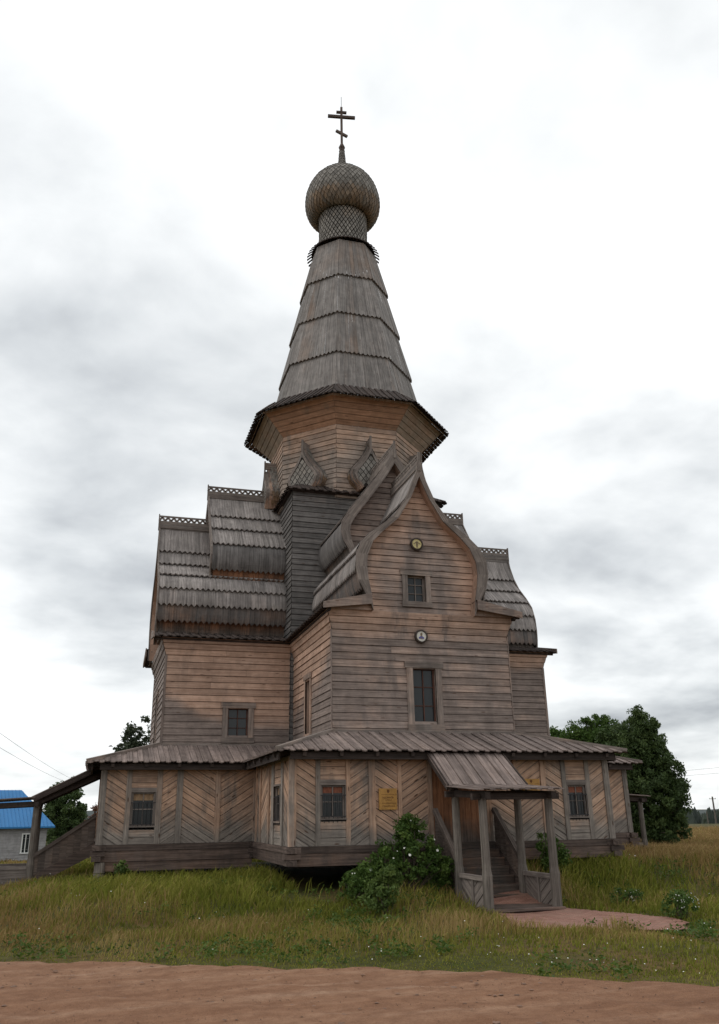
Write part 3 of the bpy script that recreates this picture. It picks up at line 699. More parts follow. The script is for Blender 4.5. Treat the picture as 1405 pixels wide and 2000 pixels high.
DP = smooth_prof([(.12, 31.75), (.14, 31.25), (.21, 30.82), (.52, 30.46), (1.03, 30.06), (1.40, 29.64), (1.63, 29.15), (1.735, 28.62), (1.71, 28.2), (1.62, 27.92), (1.47, 27.72), (1.29, 27.62), (1.12, 27.6)], 4)
mb = MB(); m2 = lemekh(mb, DP, 48, .165, .034, lambda t, z: .08 + .5 * sstep(28.75, 28.3, z) * sstep(27.4, 27.8, z), 0, .93); dm = mb.build('onion_dome', 'lemekh', church); m2.build('dome_core', 'void', dm)
# cross
CT = lambda p: (p[0] * math.cos(R(10)) + p[1] * math.sin(R(10)), -p[0] * math.sin(R(10)) + p[1] * math.cos(R(10)), p[2])
mb = MB(CT)
mb.tube([(0, 0, 31.65), (0, 0, 31.72), (0, 0, 31.80), (0, 0, 31.95), (0, 0, 32.1), (0, 0, 32.2)], [.10, .15, .11, .16, .10, .06], 10)
mb.box((-.055, -.04, 32.15), (0, 0, 2.33), (.11, 0, 0), (0, .08, 0), fresh=0)
crs = mb.build('cross', 'beam', church)
mb = MB(CT); mb.box((-.67, -.055, 33.80), (1.34, 0, 0), (0, 0, .14), (0, .11, 0), fresh=0)
mb.build('crossbar', 'beam', crs)
mb = MB(CT); mb.box((-.25, -.05, 34.10), (.50, 0, 0), (0, 0, .11), (0, .10, 0), fresh=0); mb.build('crossbar', 'beam', crs)
mb = MB(CT); mb.bar((-.27, 0, 32.98), (.27, 0, 32.66), .12, .10, (0, 0, 1), fresh=0); mb.build('slanted_crossbar', 'beam', crs)
mb = MB(); mb.tube([(0, 0, 34.45), (0, 0, 35.15)], .012, 6); mb.build('lightning_rod', 'iron', crs)

# kokoshniks: small ornamental barrels standing round the foot of the octagon
KO = [(0.0, 14.86), (.10, 14.58), (.26, 14.28), (.50, 13.96), (.72, 13.68), (.79, 13.46), (.70, 13.2), (.52, 12.98), (.42, 12.82)]
for k in range(8):
    az = -90 - 45 * k
    d = Vector((math.cos(R(az)), math.sin(R(az)), 0)); s = Vector((-d.y, d.x, 0))
    T = lambda p: tuple(s * p[0] + d * p[1] + Vector((0, 0, p[2])))
    mb = MB(T)
    for scale, b0, b1, ff in ((1.0, 2.7, 3.18, .3), (.90, 2.9, 3.30, .45), (.82, 2.9, 3.42, .1)):
        pr = [(a * scale, 13.3 + (z - 13.3) * (scale if z > 13.3 else .9)) for a, z in KO]
        sp = smooth_prof(pr, 3)
        for sd_ in (-1, 1):
            for (a0, za), (a1, zb) in zip(sp, sp[1:]):
                r = random.random()
                mb.face([(sd_ * a0, b0, za), (sd_ * a0, b1, za), (sd_ * a1, b1, zb), (sd_ * a1, b0, zb)], [(za, 0), (za, .4), (zb, .4), (zb, 0)], r, ff + .75 * sstep(13.35, 13.0, zb))
        inn = [(a * .84, 13.3 + (z - 13.3) * .86) for a, z in pr]
        mb.F = lambda p: .08 + .5 * sstep(13.2, 12.95, p[2])
        band(mb, inn, pr, b1 - .03, .04)
    ko = mb.build('kokoshnik', 'trim', church)
    mb = MB(T)    # shingled flank courses
    sp = smooth_prof(KO, 3)
    for sd_ in (-1, 1):
        for i in range(1, len(sp) - 4, 2):
            for j in range(3):
                b0 = 2.75 + .14 * j + (.07 if (i // 2) % 2 else 0); a0, z0 = sp[i]; a1, z1 = sp[i + 1]; a2, z2 = sp[min(i + 3, len(sp) - 1)]
                mb.face([(sd_ * (a0 + .012), b0, z0), (sd_ * (a0 + .012), b0 + .13, z0), (sd_ * (a1 + .02), b0 + .13, z1), (sd_ * (a2 + .035), b0 + .065, z2), (sd_ * (a1 + .02), b0, z1)], None, None, .1 + .7 * sstep(13.5, 13.1, z2))
    mb.build('flank_shingles', 'lemekh', ko)
    mb = MB(T); inn = [(a * .76, 13.3 + (z - 13.3) * .76) for a, z in KO]
    mb.F = lambda p: .12
    for i in range(len(inn) - 1):
        (a0, za), (a1, zb) = inn[i], inn[i + 1]
        mb.face([(-a0, 3.385, za), (a0, 3.385, za), (a1, 3.385, zb), (-a1, 3.385, zb)], None, 0.0, 0.0)
    mb.build('panel_backing', 'void', ko); mb = MB(T)
    g = .21; q = g * .45
    for iz in range(-2, 12):
        for ia in range(-7, 8):
            a = (ia + (.5 if iz % 2 else 0)) * g; z = 12.95 + iz * g * .5 * 1.35
            if z > inn[0][1] - .1 or z < inn[-1][1] + .05 or abs(a) > interp(inn, z) - .02: continue
            r = random.random()
            P4 = [(a, 3.40, z + q * 1.3), (a + q, 3.41, z), (a, 3.425, z - q * 1.3), (a - q, 3.41, z)]
            mb.face(P4, [(0, 0), (.1, .1), (.2, 0), (.1, -.1)], r, .12)
            for (x0, x1) in ((1, 2), (2, 3)): mb.face([P4[x0], P4[x1], (P4[x1][0], 3.387, P4[x1][2]), (P4[x0][0], 3.387, P4[x0][2])], None, r * .5, .1)
    mb.build('shingle_panel', 'lemekh', ko)
    mb = MB(T); mb.box((-.03, 2.75, 14.66), (0, .62, 0), (0, 0, .30), (.06, 0, 0), fresh=.1); mb.box((-.04, 3.37, 14.40), (0, 0, .62), (0, .05, 0), (.08, 0, 0), fresh=.05)
    mb.build('ridge_board', 'trim', ko)

# ------------------------------------------------------------------ gallery round the foot
GX0, GX1, GYF, GYB, GAL, GAR = -4.22, 4.75, -9.3, -4.2, -8.70, 8.75
ZF, ZT = 0.85, 2.92
def gal_panel(mb, T, u0, u1, z0, z1, kind, fr):
    """one framed field: horizontal boards or diagonal boards ('/' or '\\\\')"""
    mb.T = T
    mb.F = lambda p: fr + .28 * sstep(1.1, 1.9, p[2]) - .55 * sstep(1.25, .85, p[2])
    if kind == '-':
        siding(mb, lambda u, z: (u, 0, z), (0, 1, 0), lambda z: u0, lambda z: u1, z0, z1, .19, seg=2, joints=False, lip=.012); return
    if kind == '|':
        n = max(1, round((u1 - u0) / .15))
        for i in range(n):
            a, b = u0 + (u1 - u0) * i / n + .003, u0 + (u1 - u0) * (i + 1) / n - .003
            mb.box((a, -.02, z0), (0, 0, z1 - z0), (b - a, 0, 0), (0, .02 + random.uniform(0, .008), 0), nseg=3)
        return
    sl = 0.62 if kind == '/' else -0.62; h = .175 * math.hypot(1, sl)
    mb.face([(u0, -.03, z0), (u1, -.03, z0), (u1, -.03, z1), (u0, -.03, z1)], None, 0.0, -.6)
    off0 = z0 - abs(sl) * (u1 - u0) - h
    c = off0
    while c < z1 + abs(sl) * (u1 - u0):
        g = .020
        def clip(poly, f):
            out = []
            for i in range(len(poly)):
                p, q = poly[i], poly[(i + 1) % len(poly)]; fp, fq = f(p), f(q)
                if fp >= 0: out.append(p)
                if fp * fq < 0: t = fp / (fp - fq); out.append((p[0] + (q[0] - p[0]) * t, p[1] + (q[1] - p[1]) * t))
            return out
        ua = u0 if sl > 0 else u1
        line = lambda u, cc: cc + sl * (u - (u0 if sl > 0 else u1)) if sl > 0 else cc + sl * (u - u1)
        poly = [(u0, line(u0, c + g)), (u1, line(u1, c + g)), (u1, line(u1, c + h)), (u0, line(u0, c + h))]
        poly = clip(poly, lambda p: p[1] - z0)
        if len(poly) > 2: poly = clip(poly, lambda p: z1 - p[1])
        if len(poly) > 2:
            r = random.random(); cs = 1 / math.hypot(1, sl)
            uv = [((p[0] + sl * p[1]) * cs, (p[1] - sl * p[0]) * cs) for p in poly]
            o = random.uniform(0, .008)
            mb.face([(p[0], o, p[1]) for p in poly], uv, r)
            # lower edge shadow lip
            mb.face([(p[0], o, p[1]) for p in poly[:2]] + [(p[0], -.03, p[1]) for p in poly[:2][::-1]], [(0, 0), (.5, 0), (.5, .03), (0, .03)], r, 0)
        c += h
        h = .175 * math.hypot(1, sl) * random.uniform(.82, 1.22)
def gal_wall(T, fields, posts, u0, u1, wins=(), name='gallery_wall', plates=True, fr=.42, low=False):
    mb = MB(T)
    for f in fields:
        if f[2] == '|': o1 = mb.build(name, 'gallery', church); mb = MB(T); continue
        gal_panel(mb, T, f[0], f[1], f[3] if len(f) > 3 else ZF, f[4] if len(f) > 4 else ZT, f[2], fr)
    o = mb.build(name, 'gallery', church)
    for f in fields:
        if f[2] == '|': mb = MB(T); gal_panel(mb, T, f[0], f[1], ZF, ZT, '|', .75); mb.build('entrance_boards', 'redwood', o)
    mb = MB(T)
    for p in posts:
        a, b = p[0], p[1]; ff = p[2] if len(p) > 2 else .74
        mb.F = lambda q: ff - .45 * sstep(1.5, .9, q[2])
        mb.box((a, -.02, ZF), (0, 0, ZT - ZF + .03), (b - a, 0, 0), (0, .06, 0), nseg=4)
    if plates: mb.box((u0, -.02, ZT - .02), (u1 - u0, 0, 0), (0, 0, .09), (0, .055, 0), fresh=.25)
    mb.build('battens', 'gallery', o)
    mb = MB(T)
    mb.box((u0 - .06, -.25, .69), (u1 - u0 + .12, 0, 0), (0, 0, .155), (0, .30, 0), fresh=.0)
    mb.box((u0 + .02, -.25, .40), (u1 - u0 - .04, 0, 0), (0, 0, .285), (0, .28, 0), fresh=.25)
    if low: mb.box((u0 - .03, -.27, .15), (u1 - u0 + .05, 0, 0), (0, 0, .24), (0, .27, 0), fresh=.3)
    mb.build('sill_beam', 'beam', o)
    return o
TGF = lambda p: (p[0], GYF - p[1], p[2])
TGS = lambda p: (GX0 - p[1], -p[0], p[2])         # left side of the front block, u = -y
TGL = lambda p: (p[0], GYB - p[1], p[2])          # left arm, front side
TGE = lambda p: (GAL - p[1], -p[0], p[2])         # left end
TGR = lambda p: (p[0], GYB - p[1], p[2])
TGS2 = lambda p: (GX1 + p[1], p[0], p[2])
TGE2 = lambda p: (GAR + p[1], p[0], p[2])
gal_wall(TGF, [(-4.09, -3.6, '\\'), (-3.48, -2.81, '-', ZF, 1.42), (-3.48, -2.81, '-', 2.32, ZT), (-2.70, -2.21, '/'), (-2.03, -1.42, '\\'), (-1.32, -.61, '/'),
               (-.48, 1.04, '|'), (1.17, 1.88, '\\'), (1.98, 2.68, '/'), (2.83, 3.32, '\\'), (3.45, 4.05, '-', ZF, 1.36), (3.45, 4.05, '-', 2.3, ZT), (4.18, 4.65, '/')],
         [(-4.25, -4.09), (-3.6, -3.48, .35), (-2.81, -2.70), (-2.21, -2.03), (-1.42, -1.32), (-.61, -.48), (1.04, 1.17), (1.88, 1.98), (2.68, 2.83), (3.32, 3.45, .35), (4.05, 4.18, .35), (4.62, 4.78, .3)], GX0, GX1)
gal_wall(TGL, [(-8.57, -8.01, '\\'), (-7.86, -7.14, '-', ZF, 1.24), (-7.86, -7.14, '-', 2.33, ZT), (-6.98, -6.56, '/'), (-6.38, -5.42, '\\'), (-5.26, -4.27, '/')],
         [(-8.74, -8.57, .2), (-8.01, -7.86, .35), (-7.14, -6.98, .35), (-6.56, -6.38, .25), (-5.42, -5.26, .6), (-4.27, -4.2, .5)], GAL, GX0 - .06, low=True)
gal_wall(TGS, [(4.25, 4.55, '/'), (4.65, 5.15, '\\'), (5.35, 6.40, '/'), (6.63, 6.95, '/'), (7.27, 8.2, '-', ZF, 1.36), (7.27, 8.2, '-', 2.34, ZT), (8.42, 9.1, '\\')],
         [(4.55, 4.65), (5.15, 5.35), (6.40, 6.63), (6.95, 7.25, .1), (8.2, 8.42, .1), (9.1, 9.34)], 4.26, 9.3)
gal_wall(TGE, [(-4.1, -2.2, '/'), (-2.1, -.1, '\\'), (0.0, 2.0, '|'), (2.1, 4.05, '/')], [(-4.2, -4.1), (-2.2, -2.1), (-.1, 0.0), (2.0, 2.1), (4.05, 4.2)], -4.2, 4.2, low=True)
gal_wall(TGR, [(4.85, 5.5, '/'), (5.6, 6.6, '\\'), (6.7, 7.3, '\\'), (7.4, 7.95, '/'), (8.08, 8.62, '/')], [(5.5, 5.6), (6.6, 6.7), (7.3, 7.4), (7.95, 8.08), (8.62, 8.78, .1)], GX1 + .06, GAR)
gal_wall(TGS2, [(-9.2, -7.0, '/'), (-6.9, -4.3, '\\')], [(-9.3, -9.2), (-7.0, -6.9)], -9.3, -4.26)
gal_wall(TGE2, [(-4.1, -.1, '/'), (0, 4.1, '\\')], [(-4.2, -4.1), (-.1, 0), (4.1, 4.2)], -4.2, 4.2)
gal_wall(lambda p: (-p[0], 4.2 + p[1], p[2]), [(-8.6, -4, '/'), (-4, 0, '\\'), (0, 4, '/'), (4, 8.6, '\\')], [(-4.05, -3.95), (-.05, .05), (3.95, 4.05)], -8.75, 8.7)
window(TGF, -3.45, -2.84, 1.48, 2.27, .03, 2, 2, depth=.10, sash='trim', grille=True, curtain='curtain', name='gallery_window', headx=0.0, fr=.1, out=.03)
window(TGF, 3.48, 4.02, 1.42, 2.24, .03, 2, 2, depth=.10, sash='trim', grille=True, curtain='curtain', name='gallery_window', headx=0.0, fr=.1, out=.03)
window(TGL, -7.83, -7.17, 1.33, 2.26, .03, 2, 2, depth=.10, sash='trim', grille=True, curtain='beige', name='gallery_window', headx=0.0, fr=.1, out=.03)
window(TGS, 7.33, 8.12, 1.43, 2.30, .05, 2, 2, depth=.10, sash='trim', grille=True, curtain='beige', name='gallery_window', headx=0.04, fr=.3, out=.05)
# window head boards
for T, a, b, z in ((TGF, -3.48, -2.81, 2.30), (TGF, 3.45, 4.05, 2.27), (TGL, -7.86, -7.14, 2.29)): mb = MB(T, lambda p: .0); mb.box((a, -.01, z), (b - a, 0, 0), (0, 0, .10), (0, .05, 0)); mb.build('window_head', 'trim', church)
# dark floor/underside and crossed log ends at the corners
mb = MB()
for (x0, x1, y0, y1) in ((GX0 + .3, GX1 - .3, GYF + .3, 4.0), (GAL + .3, GAR - .3, GYB + .3, 4.0)):
    mb.box((x0, y0, .36), (x1 - x0, 0, 0), (0, y1 - y0, 0), (0, 0, .3 + (.01 if x0 < -5 else 0)))
mb.build('floor_deck', 'void', church)
for (x, y, sx, sy) in ((GX0, GYF, -1, -1), (GX1, GYF, 1, -1), (GAL, GYB, -1, -1), (GAR, GYB, 1, -1), (GX0, GYB, -1, -1), (GX1, GYB, 1, -1)):
    mb = MB()
    for (z, h) in ((.42, .13), (.70, .13)):
        mb.box((x - .13, y - .17, z), (0, .4, 0), (.26, 0, 0), (0, 0, h), fresh=0)
    for (z, h) in ((.56, .12),):
        mb.box((x - .17, y - .12, z), (.4, 0, 0), (0, .24, 0), (0, 0, h), fresh=.1)
    mb.build('log_corner', 'beam', church)
for (x, y) in ((GAL + .12, GYB + .05), (GX1 - .5, GYF + .9), (GAR - .5, GYB + .9), (-1.6, GYF + .25), (-6.4, GYB + .2)):
    mb = MB(); mb.F = lambda p: .1
    for k in range(4): mb.tube([(x + random.uniform(-.01, .01), y, -.75 + k * .29), (x, y, -.75 + k * .29 + .27)], [.155, .15], 12)
    mb.build('foundation_stump', 'post', church)
for (x, y, f_) in ((GX0, GYF, .35), (GX1, GYF, .1), (GAL, GYB, .1), (GAR, GYB, .1)):
    mb = MB(); sx, sy = (1 if x < 0 else -1), 1
    mb.box((x - sx * .045, y - .045, ZF), (0, 0, ZT - ZF + .03), (sx * .12, 0, 0), (0, .12, 0), fresh=f_, nseg=3); mb.build('corner_post', 'gallery', church)
# gallery roofs
E = .45; ZE, ZR = 3.07, 3.68
mb = MB(); mb.F = lambda p: .15
A = lambda x, y, z=ZE: (x, y, z)
plank_roof(mb, A(GX0 - E, GYF - E), A(GX1 + E, GYF - E), (-W_, -LF, ZR), (W_, -LF, ZR), .155, .028, .06, .05)
plank_roof(mb, A(GX0 - E, GYB - E), A(GX0 - E, GYF - E), (-W_, -W_, ZR), (-W_, -LF, ZR), .155, .028, .06, .05)
plank_roof(mb, A(GX1 + E, GYF - E), A(GX1 + E, GYB - E), (W_, -LF, ZR), (W_, -W_, ZR), .155, .028, .06, .05)
plank_roof(mb, A(GAL - E, GYB - E), A(GX0 - E, GYB - E), (-LL, -W_, ZR), (-W_, -W_, ZR), .155, .028, .06, .05)
plank_roof(mb, A(GAL - E, 4.65), A(GAL - E, GYB - E), (-LL, W_, ZR), (-LL, -W_, ZR), .155, .028, .06, .05)
plank_roof(mb, A(GX1 + E, GYB - E), A(GAR + E, GYB - E), (W_, -W_, ZR), (LR, -W_, ZR), .155, .028, .06, .05)
plank_roof(mb, A(GAR + E, GYB - E), A(GAR + E, 4.65), (LR, -W_, ZR), (LR, W_, ZR), .155, .028, .06, .05)
plank_roof(mb, A(GAR + E, 4.65), A(GAL - E, 4.65), (LR, W_, ZR), (-LL, W_, ZR), .155, .028, .06, .05)
gr = mb.build('gallery_roof', 'galroof', church)
for a, b in (((GX0 - E, GYF - E, ZE + .06), (-W_, -LF, ZR + .07)), ((GX1 + E, GYF - E, ZE + .06), (W_, -LF, ZR + .07)), ((GAL - E, GYB - E, ZE + .06), (-LL, -W_, ZR + .07)), ((GAR + E, GYB - E, ZE + .06), (LR, -W_, ZR + .07))):
    mb = MB(); mb.F = lambda p: .2; mb.bar(a, b, .10, .13, (0, 0, 1)); mb.build('hip_board', 'trim', gr)
for a, b in (((-W_ - .02, -LF - .05, ZR + .03), (W_ + .02, -LF - .05, ZR + .03)), ((-W_ - .05, -W_, ZR + .03), (-W_ - .05, -LF, ZR + .03)), ((-LL, -W_ - .05, ZR + .03), (-W_, -W_ - .05, ZR + .03)), ((W_, -W_ - .05, ZR + .03), (LR, -W_ - .05, ZR + .03))):
    mb = MB(); mb.F = lambda p: .2; mb.bar(a, b, .11, .05, (0, 0, 1)); mb.build('flashing_board', 'trim', gr)
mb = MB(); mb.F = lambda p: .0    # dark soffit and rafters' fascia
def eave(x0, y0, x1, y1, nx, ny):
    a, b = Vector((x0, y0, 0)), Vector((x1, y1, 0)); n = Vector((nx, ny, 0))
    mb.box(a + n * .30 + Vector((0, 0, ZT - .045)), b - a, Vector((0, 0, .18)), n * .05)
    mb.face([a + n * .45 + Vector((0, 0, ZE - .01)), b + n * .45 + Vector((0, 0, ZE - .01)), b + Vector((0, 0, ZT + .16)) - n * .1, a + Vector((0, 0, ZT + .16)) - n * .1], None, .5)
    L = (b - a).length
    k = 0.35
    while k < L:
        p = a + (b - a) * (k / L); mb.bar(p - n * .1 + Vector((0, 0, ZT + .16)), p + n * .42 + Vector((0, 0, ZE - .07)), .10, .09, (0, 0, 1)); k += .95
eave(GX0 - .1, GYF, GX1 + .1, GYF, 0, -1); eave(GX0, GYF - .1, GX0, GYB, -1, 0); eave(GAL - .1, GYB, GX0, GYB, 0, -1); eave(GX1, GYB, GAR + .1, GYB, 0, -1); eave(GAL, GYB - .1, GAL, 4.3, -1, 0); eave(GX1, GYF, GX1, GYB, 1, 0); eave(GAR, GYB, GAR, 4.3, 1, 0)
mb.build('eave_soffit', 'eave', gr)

# ------------------------------------------------------------------ covered porches (front, left end, right end)
def porch(T, cx, hw, b_wall, b1, b2, zg, with_roof=True, open_roof=False, red=False):
    """cx lateral centre, stairs from b_wall out to b1, landing b1-b2 on ground zg"""
    roof_low = 2.17
    mb = MB(T); mb.F = lambda p: .05
    rail_t = .06
    o = bpy.data.objects.new('porch', None)
    # root mesh of the porch: landing floor and stair stringers
    for s in (-1, 1):
        x = cx + s * hw
        mb.prism([(x - .03, b_wall + .05, ZF), (x - .03, b_wall + .05, ZF - .35), (x - .03, b1 + .1, zg + .02), (x - .03, b1 + .1, zg + .35)], (.06, 0, 0), fresh=.1)
    for k in range(int((b2 - b1 + .3) / .2)):
        mb.box((cx - hw - .1, b1 - .05 + k * .2, zg + .02), (2 * hw + .2, 0, 0), (0, .19, 0), (0, 0, .05), fresh=.1)
    po = mb.build('porch', 'beam', church)
    n = 6
    mb = MB(T); mb.F = lambda p: .32
    for k in range(n):
        z = ZF - (ZF - zg - .07) * (k + 1) / (n + .5); b = b_wall + .05 + (b1 - b_wall) * k / n
        mb.box((cx - hw + .04, b, z), (2 * hw - .08, 0, 0), (0, (b1 - b_wall) / n + .06, 0), (0, 0, .045)); mb.box((cx - hw + .04, b + .02, z + .047), (2 * hw - .08, 0, 0), (0, 0, .16), (0, .02, 0))
    mb.build('steps', 'redwood', po)
    # rail panels along the stairs
    for s in (-1, 1):
        mb = MB(T); mb.F = lambda p: .25; x = cx + s * hw
        a, b = Vector((x, b_wall + .08, ZF + .80)), Vector((x, b1, zg + .95))
        mb.bar(a, b, .10, .12, (0, 0, 1), fresh=.0)
        nb = 9
        for i in range(nb):
            p = a.lerp(b, i / nb); q = a.lerp(b, (i + 1) / nb - .004)
            lo = .62 if True else .5
            mb.prism([(x - .015, p.y, p.z - .05), (x - .015, q.y, q.z - .05), (x - .015, q.y, q.z - .78), (x - .015, p.y, p.z - .78)], (.03, 0, 0))
        mb.build('stair_railing', 'rail', po)
        mb = MB(T); mb.F = lambda p: .12     # low side panel of the landing
        zt = zg + .62
        mb.box((x - .05, b1, zt), (0, b2 - b1, 0), (.10, 0, 0), (0, 0, .10), fresh=.0)
        gal_panel_T = lambda p: T((x - p[1], p[0], p[2]))
        mid = (b1 + b2) / 2
        gal_panel(mb, gal_panel_T, b1 + .06, mid - .04, zg + .06, zt, '\\', .12); gal_panel(mb, gal_panel_T, mid + .04, b2 - .06, zg + .06, zt, '/', .12)
        mb.T = T; mb.box((x - .035, mid - .045, zg + .05), (0, 0, zt - zg - .05), (0, .09, 0), (.06, 0, 0))
        mb.build('landing_panel', 'trim', po)
    for s in (-1, 1):
        for b in (b1, b2):
            mb = MB(T); mb.F = lambda p: .1; x = cx + s * hw
            zt = roof_low - .22; rr = .118
            mb.tube([(x, b, zg - .25), (x, b, zg + .62), (x + .006, b, zg + .74), (x, b, zg + .86), (x - .004, b, 1.2), (x, b, zt)], [rr, rr * .98, rr * 1.0, rr * .84, rr * .80, rr * .78], 9)
            mb.build('post', 'post', po)
    mb = MB(T); mb.F = lambda p: .12
    ew = hw + .26
    plank_roof(mb, (cx - ew, b1 + .12, roof_low + .02), (cx + ew, b1 + .12, roof_low + .02), (cx - ew, b_wall + .33, ZE - .06), (cx + ew, b_wall + .33, ZE - .06), .15, .025, .03, .02, alt=True)
    plank_roof(mb, (cx - ew, b2 + .36, roof_low - .13), (cx + ew, b2 + .36, roof_low - .13), (cx - ew, b1 + .05, roof_low + .0), (cx + ew, b1 + .05, roof_low + .0), .15, .025, .04, .03)
    mb.build('porch_roof', 'galroof', po)
    mb = MB(T); mb.F = lambda p: .1
    for s in (-1, 1):
        x = cx + s * hw
        mb.bar((x, b_wall + .02, ZE - .17), (x, b1 + .05, roof_low - .14), .17, .12, (0, 0, 1)); mb.bar((x, b1 - .1, roof_low - .15), (x, b2 + .3, roof_low - .24), .15, .13, (0, 0, 1))
        mb.bar((cx + s * (ew - .03), b_wall + .33, ZE - .1), (cx + s * (ew - .03), b1 + .12, roof_low - .02), .17, .04, (0, 0, 1))
    for b in (b1, b2): mb.bar((cx - ew, b, roof_low - (.17 if b == b1 else .26)), (cx + ew, b, roof_low - (.17 if b == b1 else .26)), .14, .12, (0, 0, 1))
    mb.build('roof_beams', 'eave', po)
    return po
porch(T_FRONT, .375, .83, -GYF, 10.76, 12.3, -.48)
porch(T_LEFT, .7, .80, -GAL, 10.58, 12.4, -.48)
porch(T_RIGHT, .2, .85, GAR, 10.15, 11.65, -.35)

# plaques on the gallery wall
def plaque(x0, x1, z0, z1, label):
    y = GYF - .03
    o = thing('plaque', label, 'sign', ((x0 + x1) / 2, y, z0))
    mb = MB(); mb.box((x0, y - .04, z0), (x1 - x0, 0, 0), (0, 0, z1 - z0), (0, .04, 0)); mb.build('board', 'plaque', o)
    mb = MB(); w_, h = x1 - x0, z1 - z0; yy = y - .046
    def line(f0, f1, zf, hh, gap=.012):
        x = x0 + w_ * f0
        while x < x0 + w_ * f1:
            lw = random.uniform(.018, .03)
            if random.random() < .12: x += .03
            mb.box((x, yy, z0 + h * zf), (0, 0, hh), (lw * .35, 0, 0), (0, .006, 0)); mb.box((x + lw * .35, yy, z0 + h * zf + random.choice((0, .4, .75)) * hh), (lw * .6, 0, 0), (0, 0, hh * .25), (0, .006, 0)); x += lw + gap
    mb.prism([(x0 + w_ * .44, yy, z0 + h * .95), (x0 + w_ * .58, yy, z0 + h * .95), (x0 + w_ * .58, yy, z0 + h * .84), (x0 + w_ * .51, yy, z0 + h * .77), (x0 + w_ * .44, yy, z0 + h * .84)], (0, .006, 0))
    line(.08, .92, .70, .018); line(.2, .82, .52, .05); line(.36, .66, .42, .035); line(.1, .9, .28, .022); line(.12, .88, .14, .03)
    mb.build('lettering', 'carving', o)
plaque(-1.95, -1.47, 1.67, 2.18, 'square varnished wooden plaque with carved lettering, left of the front porch')
plaque(2.10, 2.62, 1.93, 2.40, 'yellowish wooden plaque under the porch roof edge, right of the stairs')
#@@PART2@@
# ------------------------------------------------------------------ ground
EDGE = [(-60, 2.0), (-30, -6.6), (-22, -9.9), (-15, -12.7), (-10.09, -14.87), (-4.99, -17.51), (-1.06, -20.37), (3, -23.6), (10, -29.5), (25, -43), (60, -75)]
EX = np.array([e[0] for e in EDGE], float); EY = np.array([e[1] for e in EDGE], float)
def np_s(a, b, x):
    t = np.clip((x - a) / (b - a), 0, 1); return t * t * (3 - 2 * t)
_dirs = [(random.uniform(0, 6.28), random.uniform(0, 6.28)) for _ in range(40)]
def wob(x, y, f, k0=0, n=6):
    s = 0
    for i in range(n):
        a, p = _dirs[(k0 + i) % 40]; g = f * (0.7 + 0.25 * i); s = s + np.sin((np.cos(a) * x + np.sin(a) * y) * g + p + 1.3 * np.sin((np.sin(a) * x - np.cos(a) * y) * g * .6 + p * 2))
    return s / n ** .5
def edge_y(x): return np.interp(x, EX, EY) + .13 * np.sin(x * 1.3) + .10 * np.sin(x * 3.7 + 1) + .08 * np.sin(x * 7.9 + 2) + .05 * np.sin(x * 17 + .5)
def gz(x, y):
    x = np.asarray(x, float); y = np.asarray(y, float)
    dx = np.maximum(np.maximum(-9.2 - x, x - 9.2), 0); dy = np.maximum(np.maximum(-9.0 - y, y - 9.0), 0); d = np.hypot(dx, dy)
    z = -0.55 + .34 * np_s(3.4, 0, d) + .30 * np_s(2.6, 0, np.hypot(np.maximum(np.maximum(1.9 - x, x - 9.5), 0), np.maximum(np.maximum(-9.2 - y, y - 2), 0)))
    z = z + .17 * np_s(3.4, 0, np.hypot((x + 5.2) / 1.1, (y + 6.0)))
    z = z - 1.15 * np_s(8, 38, y) * np_s(3, -9, x)
    rr = np.hypot(x + 8.9, y + 30.5)
    z = z - 6.0 * np_s(110, 420, rr)
    t = np.clip((y - edge_y(x)) / 2.5, 0, 1)
    z = z + t * (.045 * wob(x, y, .9) * np_s(160, 20, rr) + .05)
    return z + 1.1 * wob(x, y, .011, 9) * np_s(150, 600, rr)
def grid_mesh(name, X, Y, Z, mat, kind=None):
    n, m_ = X.shape
    co = np.stack([X, Y, Z], -1).reshape(-1, 3).astype(np.float32)
    idx = np.arange(n * m_).reshape(n, m_)
    q = np.stack([idx[:-1, :-1], idx[1:, :-1], idx[1:, 1:], idx[:-1, 1:]], -1).reshape(-1, 4)
    return raw_mesh(name, co, q, mat, kind)
def raw_mesh(name, co, quads, mat, kind=None, attrs=None, tris=None, smooth=True):
    me = bpy.data.meshes.new(name)
    nq = 0 if quads is None else len(quads); ntr = 0 if tris is None else len(tris)
    me.vertices.add(len(co)); me.vertices.foreach_set('co', np.asarray(co, np.float32).ravel())
    loops = np.concatenate([a.ravel() for a in (quads, tris) if a is not None]).astype(np.int32)
    me.loops.add(len(loops)); me.loops.foreach_set('vertex_index', loops)
    me.polygons.add(nq + ntr)
    st = np.concatenate([np.arange(nq) * 4, nq * 4 + np.arange(ntr) * 3]).astype(np.int32)
    me.polygons.foreach_set('loop_start', st)
    me.polygons.foreach_set('use_smooth', np.full(nq + ntr, smooth))
    for k, v in (attrs or {}).items():
        a = me.attributes.new(k, 'FLOAT', 'POINT'); a.data.foreach_set('value', np.asarray(v, np.float32))
    me.update(calc_edges=True); me.validate()
    me.materials.append(mat); o = bpy.data.objects.new(name, me); COL.objects.link(o)
    if kind: o['kind'] = kind
    return o
